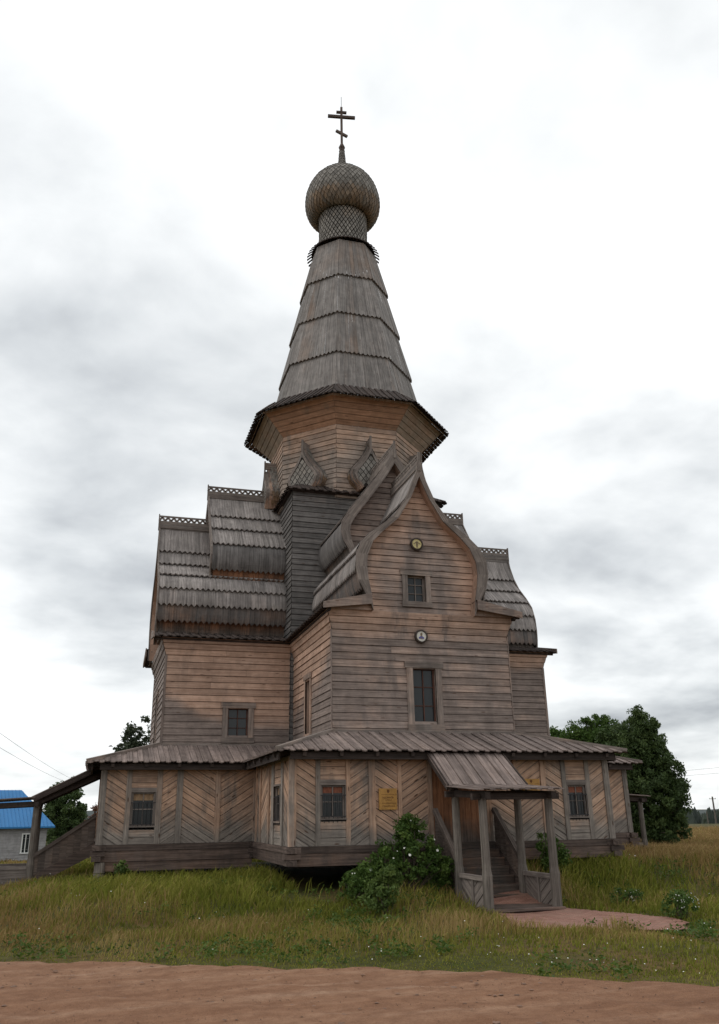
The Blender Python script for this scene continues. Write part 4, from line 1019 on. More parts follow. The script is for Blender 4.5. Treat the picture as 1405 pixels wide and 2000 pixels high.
def ground_mat():
    mt, t, b = new_mat('meadow_soil'); b.inputs['Roughness'].default_value = 0.95; b.inputs['Specular IOR Level'].default_value = 0.1
    tcn = N(t, 'ShaderNodeTexCoord')
    def nz(s, d, r=.6):
        n = N(t, 'ShaderNodeTexNoise'); n.inputs['Scale'].default_value = s; n.inputs['Detail'].default_value = d; n.inputs['Roughness'].default_value = r
        t.links.new(tcn.outputs['Object'], n.inputs['Vector']); return n.outputs['Fac']
    a = ramp(t, nz(.35, 6), [(.35, (.045, .055, .012)), (.5, (.085, .078, .024)), (.65, (.14, .09, .036))])
    c = mixc(t, maprange(t, nz(5, 5), .35, .65), a, (.030, .028, .014), 'MIX')
    c2 = mixc(t, .55, a, c); t.links.new(c2, b.inputs['Base Color'])
    return mt
def dirt_mat():
    mt, t, b = new_mat('red_dirt'); b.inputs['Roughness'].default_value = 0.95; b.inputs['Specular IOR Level'].default_value = 0.15
    tcn = N(t, 'ShaderNodeTexCoord')
    mp = N(t, 'ShaderNodeMapping'); mp.inputs['Rotation'].default_value = (0, 0, R(31)); mp.inputs['Scale'].default_value = (.22, 1.5, 1); t.links.new(tcn.outputs['Object'], mp.inputs[0])
    def nz(s, d, r=.6, v=None):
        n = N(t, 'ShaderNodeTexNoise'); n.inputs['Scale'].default_value = s; n.inputs['Detail'].default_value = d; n.inputs['Roughness'].default_value = r
        t.links.new(v or tcn.outputs['Object'], n.inputs['Vector']); return n.outputs['Fac']
    big = nz(1.1, 5, .6, mp.outputs[0]); mid = nz(4.5, 6, .65); fine = nz(45, 4, .7)
    c = ramp(t, big, [(.32, (.22, .108, .060)), (.46, (.325, .172, .100)), (.57, (.40, .23, .142)), (.7, (.49, .32, .22))])
    c = mixc(t, maprange(t, mid, .3, .7, 0, .6), c, (.19, .09, .05)); c = mixc(t, maprange(t, fine, .5, .75, 0, .5), c, (.37, .225, .15)); c = mixc(t, maprange(t, nz(14, 4, .7), .58, .72, 0, .55), c, (.12, .062, .04)); c = mixc(t, maprange(t, nz(120, 3, .7), .5, .72, 0, .4), c, (.42, .28, .20)); c = mixc(t, maprange(t, nz(75, 3, .7), .56, .74, 0, .5), c, (.13, .07, .045))
    t.links.new(c, b.inputs['Base Color'])
    bp = N(t, 'ShaderNodeBump'); bp.inputs['Strength'].default_value = 1.0; bp.inputs['Distance'].default_value = .05
    t.links.new(mathn(t, 'ADD', mathn(t, 'MULTIPLY', fine, .8), mathn(t, 'ADD', mid, nz(14, 4, .7))), bp.inputs['Height']); t.links.new(bp.outputs[0], b.inputs['Normal'])
    return mt
ang = np.linspace(0, 2 * np.pi, 361); rad = np.concatenate([[0.01], 1.5 * 1.042 ** np.arange(196)])
Rr, Aa = np.meshgrid(rad, ang, indexing='ij'); X = -8.9 + Rr * np.sin(Aa); Y = -30.5 + Rr * np.cos(Aa)
grid_mesh('ground', X, Y, gz(X, Y) - .02, ground_mat(), 'structure')
# dirt road: the near side of the meadow edge
xs = np.arange(-34, 18, .16); ts = np.concatenate([np.arange(-.5, 9, .11), np.arange(9, 26, .4)])
Xr, Tr = np.meshgrid(xs, ts, indexing='ij'); Yr = edge_y(Xr) - Tr
ux = (Xr * .86 - Yr * .52); vt = Tr + .25 * np.sin(ux * .35) + .1 * np.sin(ux * 1.1)
ruts = .011 * np.sin(vt * 4.1) + .007 * np.sin(vt * 7.7 + 1.2 * np.sin(ux * .5)) + .010 * wob(Xr, Yr, 2.3, 4) + .004 * wob(Xr, Yr, 7, 14) + .009 * (rng.random(Xr.shape) - .5) * (wob(Xr, Yr, 1.7, 31) + 1.2)
Zr = gz(Xr, Yr) + .035 + ruts * np_s(0, 1, Tr) - .09 * np_s(.05, -.5, Tr)
grid_mesh('dirt_road', Xr, Yr, Zr, dirt_mat(), 'structure')
# loose stones on the road
sm = MB(); sm_n = 0
for i in range(3200):
    x = random.uniform(-16, 3); t_ = random.uniform(.05, 6.5); y = float(edge_y(np.array(x))) - t_
    if random.random() > .35 + .65 * max(0, float(wob(np.array(x), np.array(y), 1.7, 31))): continue
    s = .006 + .03 * random.random() ** 4
    if random.random() < .008: s = random.uniform(.03, .05)
    z = float(gz(x, y)) + .043
    ph = [random.uniform(.75, 1.25) for _ in range(6)]
    ring = [(x + s * ph[k] * math.cos(k * 1.047), y + s * ph[k] * math.sin(k * 1.047), z) for k in range(6)]
    r2 = [(x + (p[0] - x) * .6, y + (p[1] - y) * .6, z - .012 + s * .45 * random.uniform(.7, 1.2)) for p in ring]
    for k in range(6): sm.face([ring[k], ring[(k + 1) % 6], r2[(k + 1) % 6], r2[k]])
    sm.face(r2)
M['stone'] = plain('road_stones', (.20, .125, .09), .9, 0, .45, 2.0)
o = sm.build('loose_stones', 'stone', kind='stuff')

# brick path in front of the porch
def brick_mat():
    mt, t, b = new_mat('worn_red_brick'); b.inputs['Roughness'].default_value = .9
    tcn = N(t, 'ShaderNodeTexCoord'); mp = N(t, 'ShaderNodeMapping'); mp.inputs['Rotation'].default_value = (0, 0, R(8)); t.links.new(tcn.outputs['Object'], mp.inputs[0])
    br = N(t, 'ShaderNodeTexBrick'); br.inputs['Scale'].default_value = 3.3; br.inputs['Mortar Size'].default_value = .018; br.inputs['Color1'].default_value = (.20, .085, .06, 1); br.inputs['Color2'].default_value = (.30, .15, .11, 1); br.inputs['Mortar'].default_value = (.10, .075, .05, 1)
    t.links.new(mp.outputs[0], br.inputs['Vector'])
    n = N(t, 'ShaderNodeTexNoise'); n.inputs['Scale'].default_value = 2.2; n.inputs['Detail'].default_value = 6; t.links.new(tcn.outputs['Object'], n.inputs['Vector'])
    c = mixc(t, maprange(t, n.outputs['Fac'], .45, .72, 0, .6), br.outputs['Color'], (.25, .15, .11)); t.links.new(c, b.inputs['Base Color'])
    bp = N(t, 'ShaderNodeBump'); bp.inputs['Strength'].default_value = .5; bp.inputs['Distance'].default_value = .02; t.links.new(br.outputs['Fac'], bp.inputs['Height']); bp.invert = True; t.links.new(bp.outputs[0], b.inputs['Normal'])
    return mt
PATH = [(-.40, -10.5), (1.35, -10.5), (1.42, -12.6), (1.75, -13.5), (2.4, -14.5), (2.5, -15.1), (2.0, -15.7), (.8, -15.4), (-.5, -15.0), (-.95, -14.4), (-.42, -12.6)]
def in_poly(x, y, P):
    ins = np.zeros(np.shape(x), bool); j = len(P) - 1
    for i in range(len(P)):
        xi, yi = P[i]; xj, yj = P[j]
        c = ((yi > y) != (yj > y)) & (x < (xj - xi) * (y - yi) / ((yj - yi) or 1e-9) + xi); ins ^= c; j = i
    return ins
pxs, pys = np.meshgrid(np.arange(-1.3, 3.2, .06), np.arange(-16.6, -10.4, .06), indexing='ij')
ins = in_poly(pxs[:-1, :-1] + .03 + .05 * wob(pxs[:-1, :-1], pys[:-1, :-1], 4, 8), pys[:-1, :-1] + .03, PATH); pid = np.arange(pxs.size).reshape(pxs.shape)
pq = np.stack([pid[:-1, :-1], pid[1:, :-1], pid[1:, 1:], pid[:-1, 1:]], -1)[ins]
pz_ = gz(pxs, pys) + .022 + .003 * wob(pxs, pys, 9, 15)
M['brick'] = brick_mat(); raw_mesh('brick_path', np.stack([pxs, pys, pz_], -1).reshape(-1, 3), pq, M['brick'], 'structure')

# ------------------------------------------------------------------ grass
def grass_mat():
    mt, t, b = new_mat('meadow_grass'); b.inputs['Roughness'].default_value = .85; b.inputs['Specular IOR Level'].default_value = .12
    tan = N(t, 'ShaderNodeAttribute', attribute_name='tan').outputs['Fac']; rn = N(t, 'ShaderNodeAttribute', attribute_name='rnd').outputs['Fac']; tip = N(t, 'ShaderNodeAttribute', attribute_name='tip').outputs['Fac']
    g = ramp(t, rn, [(0, (.080, .112, .011)), (.5, (.155, .182, .022)), (1, (.25, .25, .042))])
    d = ramp(t, rn, [(0, (.20, .118, .042)), (.5, (.315, .20, .082)), (1, (.43, .305, .14))])
    c = mixc(t, tan, g, d); c = mixc(t, mathn(t, 'MULTIPLY', tip, mathn(t, 'MULTIPLY', tan, .5)), c, (.21, .115, .075))
    t.links.new(c, b.inputs['Base Color'])
    tr = N(t, 'ShaderNodeBsdfTranslucent'); t.links.new(c, tr.inputs[0]); mx = N(t, 'ShaderNodeMixShader'); mx.inputs[0].default_value = .3
    t.links.new(b.outputs[0], mx.inputs[1]); t.links.new(tr.outputs[0], mx.inputs[2]); t.links.new(mx.outputs[0], t.nodes['Material Output'].inputs[0])
    return mt
HEAD = math.radians(16.7)
def sample_grass(n, r0, r1, p=1.25, spread=33):
    u = rng.random(n); r = (r0 ** (2 - p) + u * (r1 ** (2 - p) - r0 ** (2 - p))) ** (1 / (2 - p))
    a = HEAD + np.radians(rng.uniform(-spread, spread, n)); return -8.9 + r * np.sin(a), -30.5 + r * np.cos(a), r
def footprint(x, y, mrg=.0):
    a = (x > GX0 + mrg) & (x < GX1 - mrg) & (y > GYF + mrg) & (y < 4.2); b_ = (x > GAL + mrg) & (x < GAR - mrg) & (y > GYB + mrg) & (y < 4.2)
    return a | b_
def make_grass():
    x, y, r = sample_grass(700000, 8.5, 95, 1.25, 39)
    e = y - edge_y(x) + .06 * wob(x, y, 5, 3)
    keep = (e > -.30 * np.clip(wob(x, y, 2.4, 26) - .5, 0, 2)) & ~footprint(x, y, .25) & ~in_poly(x, y, [(px_ * 1.0, py_) for px_, py_ in PATH])
    keep &= ~((np.abs(x - .375) < 1.0) & (y > -12.4) & (y < -9))
    keep &= ~((np.hypot((x + 3.7) / 1.5, (y + 9.75) / .75) < 1) & (rng.random(len(x)) < .97))
    keep &= ~((np.abs(y + .7) < .95) & (x < -8.5) & (x > -12.4))
    sparse = wob(x, y, .8, 20)
    keep &= rng.random(len(x)) < .72 + .28 * np.clip(sparse, -1, 1)
    x, y, r, e = x[keep], y[keep], r[keep], e[keep]; n = len(x)
    t1, t2, t3 = wob(x, y, .42, 2), wob(x, y, 1.1, 11), wob(x, y, 3.0, 21)
    right = np_s(2.5, 9, x + .25 * (y + 12)); nearch = np_s(3.0, .4, np.maximum(np.maximum(-9 - x, x - 5), 0) + np.maximum(-9.3 - y, 0)) * (x < 5) * (y < -3)
    verge = np_s(2.2, .5, e)
    hgt = (.04 + .165 * np_s(.3, 3.6, e)) * (1 + .32 * t2 + .15 * t3) + .15 * right + .13 * nearch * (1 + .8 * np_s(0, 3, x))
    lawn = np_s(2.6, 1.2, np.hypot((x - 1.2) / 2.4, y + 16.9)); hgt *= 1 - .55 * lawn
    pe = np_s(.55, .1, np.abs(y + 15.9 - .25 * np.sin(x * 2.0))) * ((x > -1.3) & (x < 2.6)); hgt = hgt + .10 * pe * np.clip(.6 + wob(x, y, 3.1, 17), .1, 2)
    hgt = np.maximum(hgt, .04) * rng.uniform(.55, 1.25, n)
    band_ = np.exp(-((e - 5.2 + .5 * t1) / 1.6) ** 2); ptan = np.clip(.24 + .30 * t1 + .24 * t2 + .08 * t3 + .25 * band_ + .62 * right - .38 * verge - .32 * nearch - .3 * lawn, .02, .95)
    isT = rng.random(n) < ptan
    tanv = np.where(isT, rng.uniform(.65, 1, n), rng.uniform(0, .22, n) + .25 * np.clip(ptan, 0, 1))
    hgt *= np.where(isT, 1.18, 1.0)
    wd = .0055 * np.clip(r / 12, 1, 6) * rng.uniform(.7, 1.4, n) * np.where(isT, .75, 1.15)
    az = rng.uniform(0, 2 * np.pi, n); ln = hgt * rng.uniform(.15, .75, n); la = rng.uniform(0, 2 * np.pi, n)
    lx, ly = ln * np.cos(la) + .12 * hgt, ln * np.sin(la)
    z = gz(x, y) - .03
    cx_, cy_ = np.cos(az) * wd, np.sin(az) * wd
    co = np.empty((n, 5, 3), np.float32)
    co[:, 0] = np.stack([x - cx_, y - cy_, z], -1); co[:, 1] = np.stack([x + cx_, y + cy_, z], -1)
    mz = z + hgt * .6
    co[:, 2] = np.stack([x + lx * .35 + cx_ * .8, y + ly * .35 + cy_ * .8, mz], -1); co[:, 3] = np.stack([x + lx * .35 - cx_ * .8, y + ly * .35 - cy_ * .8, mz], -1)
    co[:, 4] = np.stack([x + lx, y + ly, z + hgt * rng.uniform(.8, 1.0, n)], -1)
    b_ = np.arange(n)[:, None] * 5
    q = b_ + np.array([0, 1, 2, 3]); tr = b_ + np.array([3, 2, 4])
    rv = np.clip(rng.random(n) * .6 + .16 * t2 + .13 * t3 + .2 + .15 * verge, 0, 1)
    raw_mesh('grass', co.reshape(-1, 3), q, grass_mat(), 'stuff', dict(tan=np.repeat(tanv, 5), rnd=np.repeat(rv, 5), tip=np.tile([0, 0, .3, .3, 1], n)), tr, smooth=False)
make_grass()
def make_weeds():
    x, y, r = sample_grass(2600, 11, 34, 1.2); e = y - edge_y(x)
    k = (e > .3) & ~footprint(x, y, -.1) & ~in_poly(x, y, PATH) & (wob(x, y, .9, 33) > .1) & ~((np.abs(x - .375) < 1.1) & (y > -12.5)); x, y, e = x[k], y[k], e[k]
    cs = np.stack([x, y, gz(x, y) + .05 + .05 * np_s(.5, 3, e)], -1); n = len(cs); per = 26
    C_ = np.repeat(cs, per, 0); d = rng.normal(size=(n * per, 3)) * np.array([.085, .085, .05]); p = C_ + d
    u = rng.normal(size=p.shape); u[:, 2] = np.abs(u[:, 2]) * .5; u /= np.linalg.norm(u, axis=1)[:, None]; v = np.cross(u, rng.normal(size=p.shape)); v /= np.linalg.norm(v, axis=1)[:, None]
    sz = rng.uniform(.018, .045, len(p))[:, None]; co = np.stack([p - u * sz, p + v * sz * .5, p + u * sz, p - v * sz * .5], 1).reshape(-1, 3)
    raw_mesh('meadow_weeds', co, np.arange(len(p) * 4).reshape(-1, 4), leaf_mat('weed_leaves', (.035, .07, .010), (.065, .11, .016), (.11, .155, .03)), 'stuff', dict(rnd=np.repeat(np.repeat(rng.random(n), per) * .6 + rng.random(n * per) * .4, 4)), smooth=False)
# wildflowers scattered in the grass
fm = MB(); M['petal'] = plain('white_petals', (.72, .72, .66), .8, 0, .1); nf = 0
for i in range(5200):
    x, y, r = (float(q[0]) for q in sample_grass(1, 10, 40, 1.4))
    e = y - float(edge_y(np.array(x)))
    if e < .25 or bool(footprint(np.array(x), np.array(y), -.3)) or bool(in_poly(np.array(x), np.array(y), PATH)): continue
    cl = float(wob(np.array(x), np.array(y), .9, 30)); w_ = math.exp(-((x - .3) / 3.5) ** 2 - ((e - 1.6) / 1.6) ** 2)
    if random.random() > .012 + .05 * max(0, cl) + .5 * w_: continue
    nf += 1
    z = float(gz(x, y)) + random.uniform(.06, .16) + .12 * sstep(1.0, 3.5, e); s = random.uniform(.006, .012) * max(1, r / 16)
    tx, ty = random.uniform(-.5, .1), random.uniform(-1, -.2)
    fm.face([(x + s * math.cos(k * 1.047), y + s * math.sin(k * 1.047), z + (math.cos(k * 1.047) * tx + math.sin(k * 1.047) * ty) * s * -.5) for k in range(6)])
fm.build('wildflowers', 'petal', kind='stuff')

# ------------------------------------------------------------------ plants and trees
def leaf_mat(name, c0, c1, c2):
    mt, t, b = new_mat(name); b.inputs['Roughness'].default_value = .6; b.inputs['Specular IOR Level'].default_value = .25
    rn = N(t, 'ShaderNodeAttribute', attribute_name='rnd').outputs['Fac']
    c = ramp(t, rn, [(0, c0), (.5, c1), (1, c2)]); t.links.new(c, b.inputs['Base Color'])
    tr = N(t, 'ShaderNodeBsdfTranslucent'); t.links.new(c, tr.inputs[0]); mx = N(t, 'ShaderNodeMixShader'); mx.inputs[0].default_value = .28
    t.links.new(b.outputs[0], mx.inputs[1]); t.links.new(tr.outputs[0], mx.inputs[2]); t.links.new(mx.outputs[0], t.nodes['Material Output'].inputs[0]); return mt
make_weeds()
M['leaf_dark'] = leaf_mat('dark_leaves', (.034, .058, .018), (.060, .096, .029), (.105, .145, .045))
M['leaf_mid'] = leaf_mat('mid_leaves', (.034, .068, .012), (.066, .120, .022), (.12, .175, .036))
M['leaf_light'] = leaf_mat('light_leaves', (.05, .085, .02), (.09, .14, .032), (.15, .20, .05))
M['leaf_grey'] = leaf_mat('greyish_leaves', (.035, .048, .028), (.060, .078, .045), (.10, .115, .07))
M['leaf_red'] = leaf_mat('reddish_leaves', (.10, .045, .03), (.15, .07, .045), (.20, .10, .06))
M['bark'] = plain('bark', (.09, .072, .055), .95, 0, .35, 8)
def leaves(name, centers, radii, per, size, mat, parent, flat=.4, droop=0.0):
    """leaf-sized faces gathered in clumps"""
    C_ = np.repeat(np.asarray(centers, float), per, 0); Rd = np.repeat(np.asarray(radii, float), per)
    n = len(C_); d = rng.normal(size=(n, 3)); d /= np.linalg.norm(d, axis=1)[:, None]
    p = C_ + d * (Rd * rng.random(n) ** .5)[:, None] * np.array([1, 1, .85])
    u = rng.normal(size=(n, 3)); u[:, 2] -= droop; u /= np.linalg.norm(u, axis=1)[:, None]
    v = np.cross(u, rng.normal(size=(n, 3))); v /= np.linalg.norm(v, axis=1)[:, None]
    s = size * rng.uniform(.6, 1.3, n)[:, None]
    co = np.stack([p - u * s, p + v * s * flat, p + u * s, p - v * s * flat], 1).reshape(-1, 3)
    q = np.arange(n * 4).reshape(-1, 4)
    cr = np.repeat(rng.random(len(centers)), per) * .6 + rng.random(n) * .4
    o = raw_mesh(name, co - np.array(root_loc(parent)), q, M[mat], None, dict(rnd=np.repeat(cr, 4)), smooth=False)
    o.parent = parent; return o
def limb(mb, a, b, r0, r1, k=5):
    a, b = Vector(a), Vector(b); pts = []; rr = []
    for i in range(k + 1):
        t = i / k; j = Vector((random.uniform(-1, 1), random.uniform(-1, 1), 0)) * (b - a).length * .035 * (0 < i < k)
        pts.append(a.lerp(b, t) + j); rr.append(r0 + (r1 - r0) * t)
    mb.tube(pts, rr, 7, False)
def tree(name, label, cat, base, blobs, nclump, per, size, mat, crad=.5, group=None, trunk_r=.16, droop=0, surf=.55):
    """blobs: ellipsoids (cx, cy, cz, rx, ry, rz) relative to base making up the crown"""
    root = thing(name, label, cat, base, group); B = Vector(base)
    cs = []; vol = np.array([b[3] * b[4] * b[5] for b in blobs]) ** .7; vol /= vol.sum()
    for i in range(nclump):
        b = blobs[rng.choice(len(blobs), p=vol)]; d = rng.normal(size=3); d /= np.linalg.norm(d); q = rng.random() ** surf
        cs.append((B.x + b[0] + d[0] * b[3] * q, B.y + b[1] + d[1] * b[4] * q, B.z + b[2] + d[2] * b[5] * q))
    rad_ = crad * rng.uniform(.45, 1.25, nclump)
    leaves('crown', cs, rad_, per, size, mat, root, .42, droop)
    mb = MB(); top = max(b[2] + b[5] * .5 for b in blobs)
    mx_ = sum(b[0] for b in blobs) / len(blobs); my_ = sum(b[1] for b in blobs) / len(blobs)
    limb(mb, B + Vector((0, 0, -.3)), B + Vector((mx_ * .5, my_ * .5, top * .55)), trunk_r, trunk_r * .55)
    mid = B + Vector((mx_ * .5, my_ * .5, top * .5))
    limb(mb, mid, B + Vector((mx_, my_, top)), trunk_r * .55, trunk_r * .15)
    for k in range(min(len(cs), 26)):
        c = Vector(cs[k * len(cs) // 26 if len(cs) >= 26 else k]); t = min(.95, max(.2, (c.z - B.z) / top * .7))
        limb(mb, B + Vector((mx_ * .5 * t, my_ * .5 * t, top * .55 * t)), c, trunk_r * .28, .012, 4)
    mb.build('trunk', 'bark', root); return root
gzf = lambda x, y: float(gz(x, y))
GR = 'trees behind the church'
def bl(*rows): return rows
tree('willow_tree', 'broad dark green willow tree with tall pointed top, right of the church', 'tree', (21.1, 12.0, gzf(21.1, 12)),
     bl((0, 2.3, 4.6, 1.2, 1.5, 2.4), (.1, 1.5, 5.9, .9, 1.0, 1.3), (0, 2.7, 6.0, .8, .9, 1.1), (-.1, .1, 3.3, 2.0, 1.9, 2.7), (.1, -.05, 5.4, 1.15, 1.1, 1.9), (-.12, .05, 6.25, .62, .6, 1.5), (.2, 0, 5.9, .9, .85, 1.2), (-.9, .5, 4.6, .9, .9, 1.6), (-1.75, 1.3, 4.3, 1.0, .9, 2.0), (-1.2, 1.0, 5.6, .7, .7, 1.2), (1.1, -.4, 3.3, 1.0, .9, 1.7), (1.0, -.4, 2.4, 1.05, 1.1, 1.7), (-1.1, .6, 2.6, 1.1, 1.2, 2.1), (.75, -.3, 4.2, .85, .8, 1.3), (.3, -.2, 1.2, 1.4, 1.4, 1.1), (1.55, -.7, 3.0, .5, .5, .5)), 1250, 90, .09, 'leaf_dark', .36, GR, .2, .6)
tree('willow_tree', 'mid green bushy tree left of the tall dark willow', 'tree', (20.9, 17.6, gzf(20.9, 17.6)),
     bl((0, 0, 3.9, 2.1, 2.0, 3.0), (-1.7, 1.2, 5.3, .9, .8, 1.4), (1.6, -1.4, 5.2, .9, .9, 1.6), (-.2, 1.0, 6.3, .8, .8, 1.1), (-.9, .5, 5.7, .75, .7, 1.3), (.25, -.2, 6.5, .9, .9, 1.4), (.6, -1.6, 6.2, .9, 1.0, 1.4), (-.2, .1, 6.6, .6, .5, .8), (1.1, -.5, 4.6, .9, .9, 1.6), (-.2, 0, 6.0, .45, .45, .9)), 700, 100, .10, 'leaf_mid', .36, GR, .18, .5)
tree('willow_tree', 'lighter green tree peeking over the gallery roof beside the right wall', 'tree', (22.6, 23.6, gzf(22.6, 23.6)),
     bl((-.3, .2, 6.4, .8, .7, 1.1), (0, 0, 4.0, 1.7, 1.6, 2.8), (-.5, .2, 5.6, .7, .7, 1.3), (.6, -.2, 5.4, .8, .8, 1.4), (1.6, -.5, 5.2, .8, .8, 1.5)), 300, 90, .12, 'leaf_mid', .4, GR, .18, .5)
tree('aspen_tree', 'sparse grey-green tree behind the left end of the gallery roof', 'tree', (-6.3, 39.4, gzf(-6.3, 39.4)),
     bl((0, 0, 6.0, 1.45, 1.3, 3.0), (-.8, 0, 7.3, .7, .7, 1.7), (.1, 0, 8.6, .65, .6, 1.7), (.9, 0, 9.0, .7, .6, 1.9), (-.35, 0, 9.0, .35, .35, 1.3)), 210, 46, .14, 'leaf_grey', .42, GR, .16, .2, .75)
tree('rowan_tree', 'dark rounded tree beside the blue-roofed house', 'tree', (-11.7, 63.6, gzf(-11.7, 63.6)),
     bl((0, 0, 3.2, 2.2, 2.0, 2.6), (-.6, 0, 5.2, 1.1, 1, 1.6), (.5, 0, 5.6, 1.0, 1, 1.5), (-1.5, 0, 4.0, .9, .8, 1.5), (1.4, 0, 3.8, 1.1, 1, 1.7), (.2, 0, 1.3, 2.0, 1.6, 1.2)), 240, 80, .16, 'leaf_dark', .5, GR, .2, .3)
tree('rowan_tree', 'reddish brown shrub seen between the dark tree and the gallery corner', 'shrub', (-9.0, 40.0, gzf(-9.0, 40.0)),
     bl((0, 0, 1.8, .7, .7, 1.3), (.5, 0, 3.0, .6, .6, 1.4)), 70, 60, .11, 'leaf_red', .35, None, .08, .1)
tree('spruce_tree', 'dark ragged tree at the right edge of the picture beyond the field', 'tree', (46.6, 29.5, gzf(46.6, 29.5)),
     bl((0, 0, 3.4, 1.2, 1.2, 2.6), (0, 0, 5.6, .7, .7, 1.8)), 110, 60, .16, 'leaf_dark', .4, GR, .15, .3)
# rose bush by the stairs, and smaller plants
def shrub(name, label, cat, base, blobs, ncl, per, size, mat, crad, blossoms=0, group=None, bsize=(.02, .042)):
    root = thing(name, label, cat, base, group); B = Vector(base); cs = []
    for i in range(ncl):
        b = blobs[rng.integers(len(blobs))]; d = rng.normal(size=3); d /= np.linalg.norm(d); q = rng.random() ** .5
        z_ = B.z + max(.05, b[2] + d[2] * b[5] * q); cs.append((B.x + b[0] + d[0] * b[3] * q, B.y + b[1] + d[1] * b[4] * q, z_))
    leaves('foliage', cs, crad * rng.uniform(.5, 1.3, ncl), per, size, mat, root, .55)
    mb = MB()
    for k in range(0, ncl, 3): limb(mb, B + Vector((random.uniform(-.15, .15), random.uniform(-.1, .1), -.1)), cs[k], .012, .004, 4)
    mb.build('stem', 'bark', root)
    if blossoms:
        mb = MB()
        for k in range(blossoms):
            b = blobs[rng.integers(len(blobs))]; th = random.uniform(-2.6, -.5); ph = random.uniform(-.3, .9)
            c = B + Vector((b[0] + b[3] * 1.02 * math.cos(th) * math.cos(ph), b[1] + b[4] * 1.02 * math.sin(th) * math.cos(ph), b[2] + b[5] * math.sin(ph)))
            nrm = Vector((math.cos(th) * .6, math.sin(th), .5)).normalized(); u = nrm.orthogonal().normalized(); v = nrm.cross(u); s = random.uniform(*bsize)
            for p in range(5):
                a = p * 1.2566; d1, d2, d3 = (u * math.cos(a + o_) + v * math.sin(a + o_) for o_ in (-.55, 0, .55))
                mb.face([c, c + d1 * s * .8 + nrm * .012, c + d2 * s + nrm * .02, c + d3 * s * .8 + nrm * .012])
        mb.build('blossoms', 'petal', root)
    return root
shrub('rose_bush', 'large dark green rose bush with white blossoms left of the front porch', 'bush', (-1.6, -10.3, gzf(-1.6, -10.3)),
      [(.25, 0, .85, .62, .5, .72), (-.55, .1, .55, .6, .5, .55), (.75, 0, .55, .45, .5, .6), (-1.05, .1, .35, .4, .4, .35), (.1, .1, 1.3, .32, .3, .42)], 260, 60, .040, 'leaf_mid', .15, 15, None, (.016, .034))
shrub('currant_bush', 'small yellow-green bush standing in front of the rose bush', 'bush', (-2.62, -11.6, gzf(-2.62, -11.6)),
      [(0, 0, .45, .34, .32, .42), (.15, 0, .7, .24, .25, .22), (-.2, 0, .3, .3, .3, .28)], 80, 50, .036, 'leaf_light', .13)
shrub('nettle_clump', 'bright green weed clump beside the corner stump of the gallery', 'plant', (-7.95, -4.75, gzf(-7.95, -4.75)), [(0, 0, .34, .2, .2, .3)], 26, 40, .035, 'leaf_light', .11)
shrub('nettle_clump', 'tall dark green weeds growing against the gallery between the right porch posts', 'plant', (2.35, -10.0, gzf(2.35, -10.0)), [(0, 0, .55, .35, .25, .6), (.3, 0, .4, .3, .2, .4)], 60, 45, .04, 'leaf_mid', .14)
shrub('white_flowered_herb', 'low green herb with white flower heads at the right end of the brick path', 'plant', (2.75, -14.55, gzf(2.75, -14.55)), [(0, 0, .25, .38, .3, .25)], 40, 40, .03, 'leaf_mid', .12, 26, None, (.008, .015))
shrub('white_flowered_herb', 'green herb patch with white flowers on the grassy bank right of the porch', 'plant', (2.9, -12.4, gzf(2.9, -12.4)), [(0, 0, .18, .45, .3, .2)], 30, 40, .026, 'leaf_mid', .12, 10, None, (.008, .014))
shrub('leafy_weed', 'leafy weeds at the foot of the wall left of the rose bush', 'plant', (-3.0, -10.5, gzf(-3.0, -10.5)), [(0, 0, .25, .5, .35, .3), (.3, 0, .4, .3, .3, .3)], 55, 40, .035, 'leaf_mid', .13)

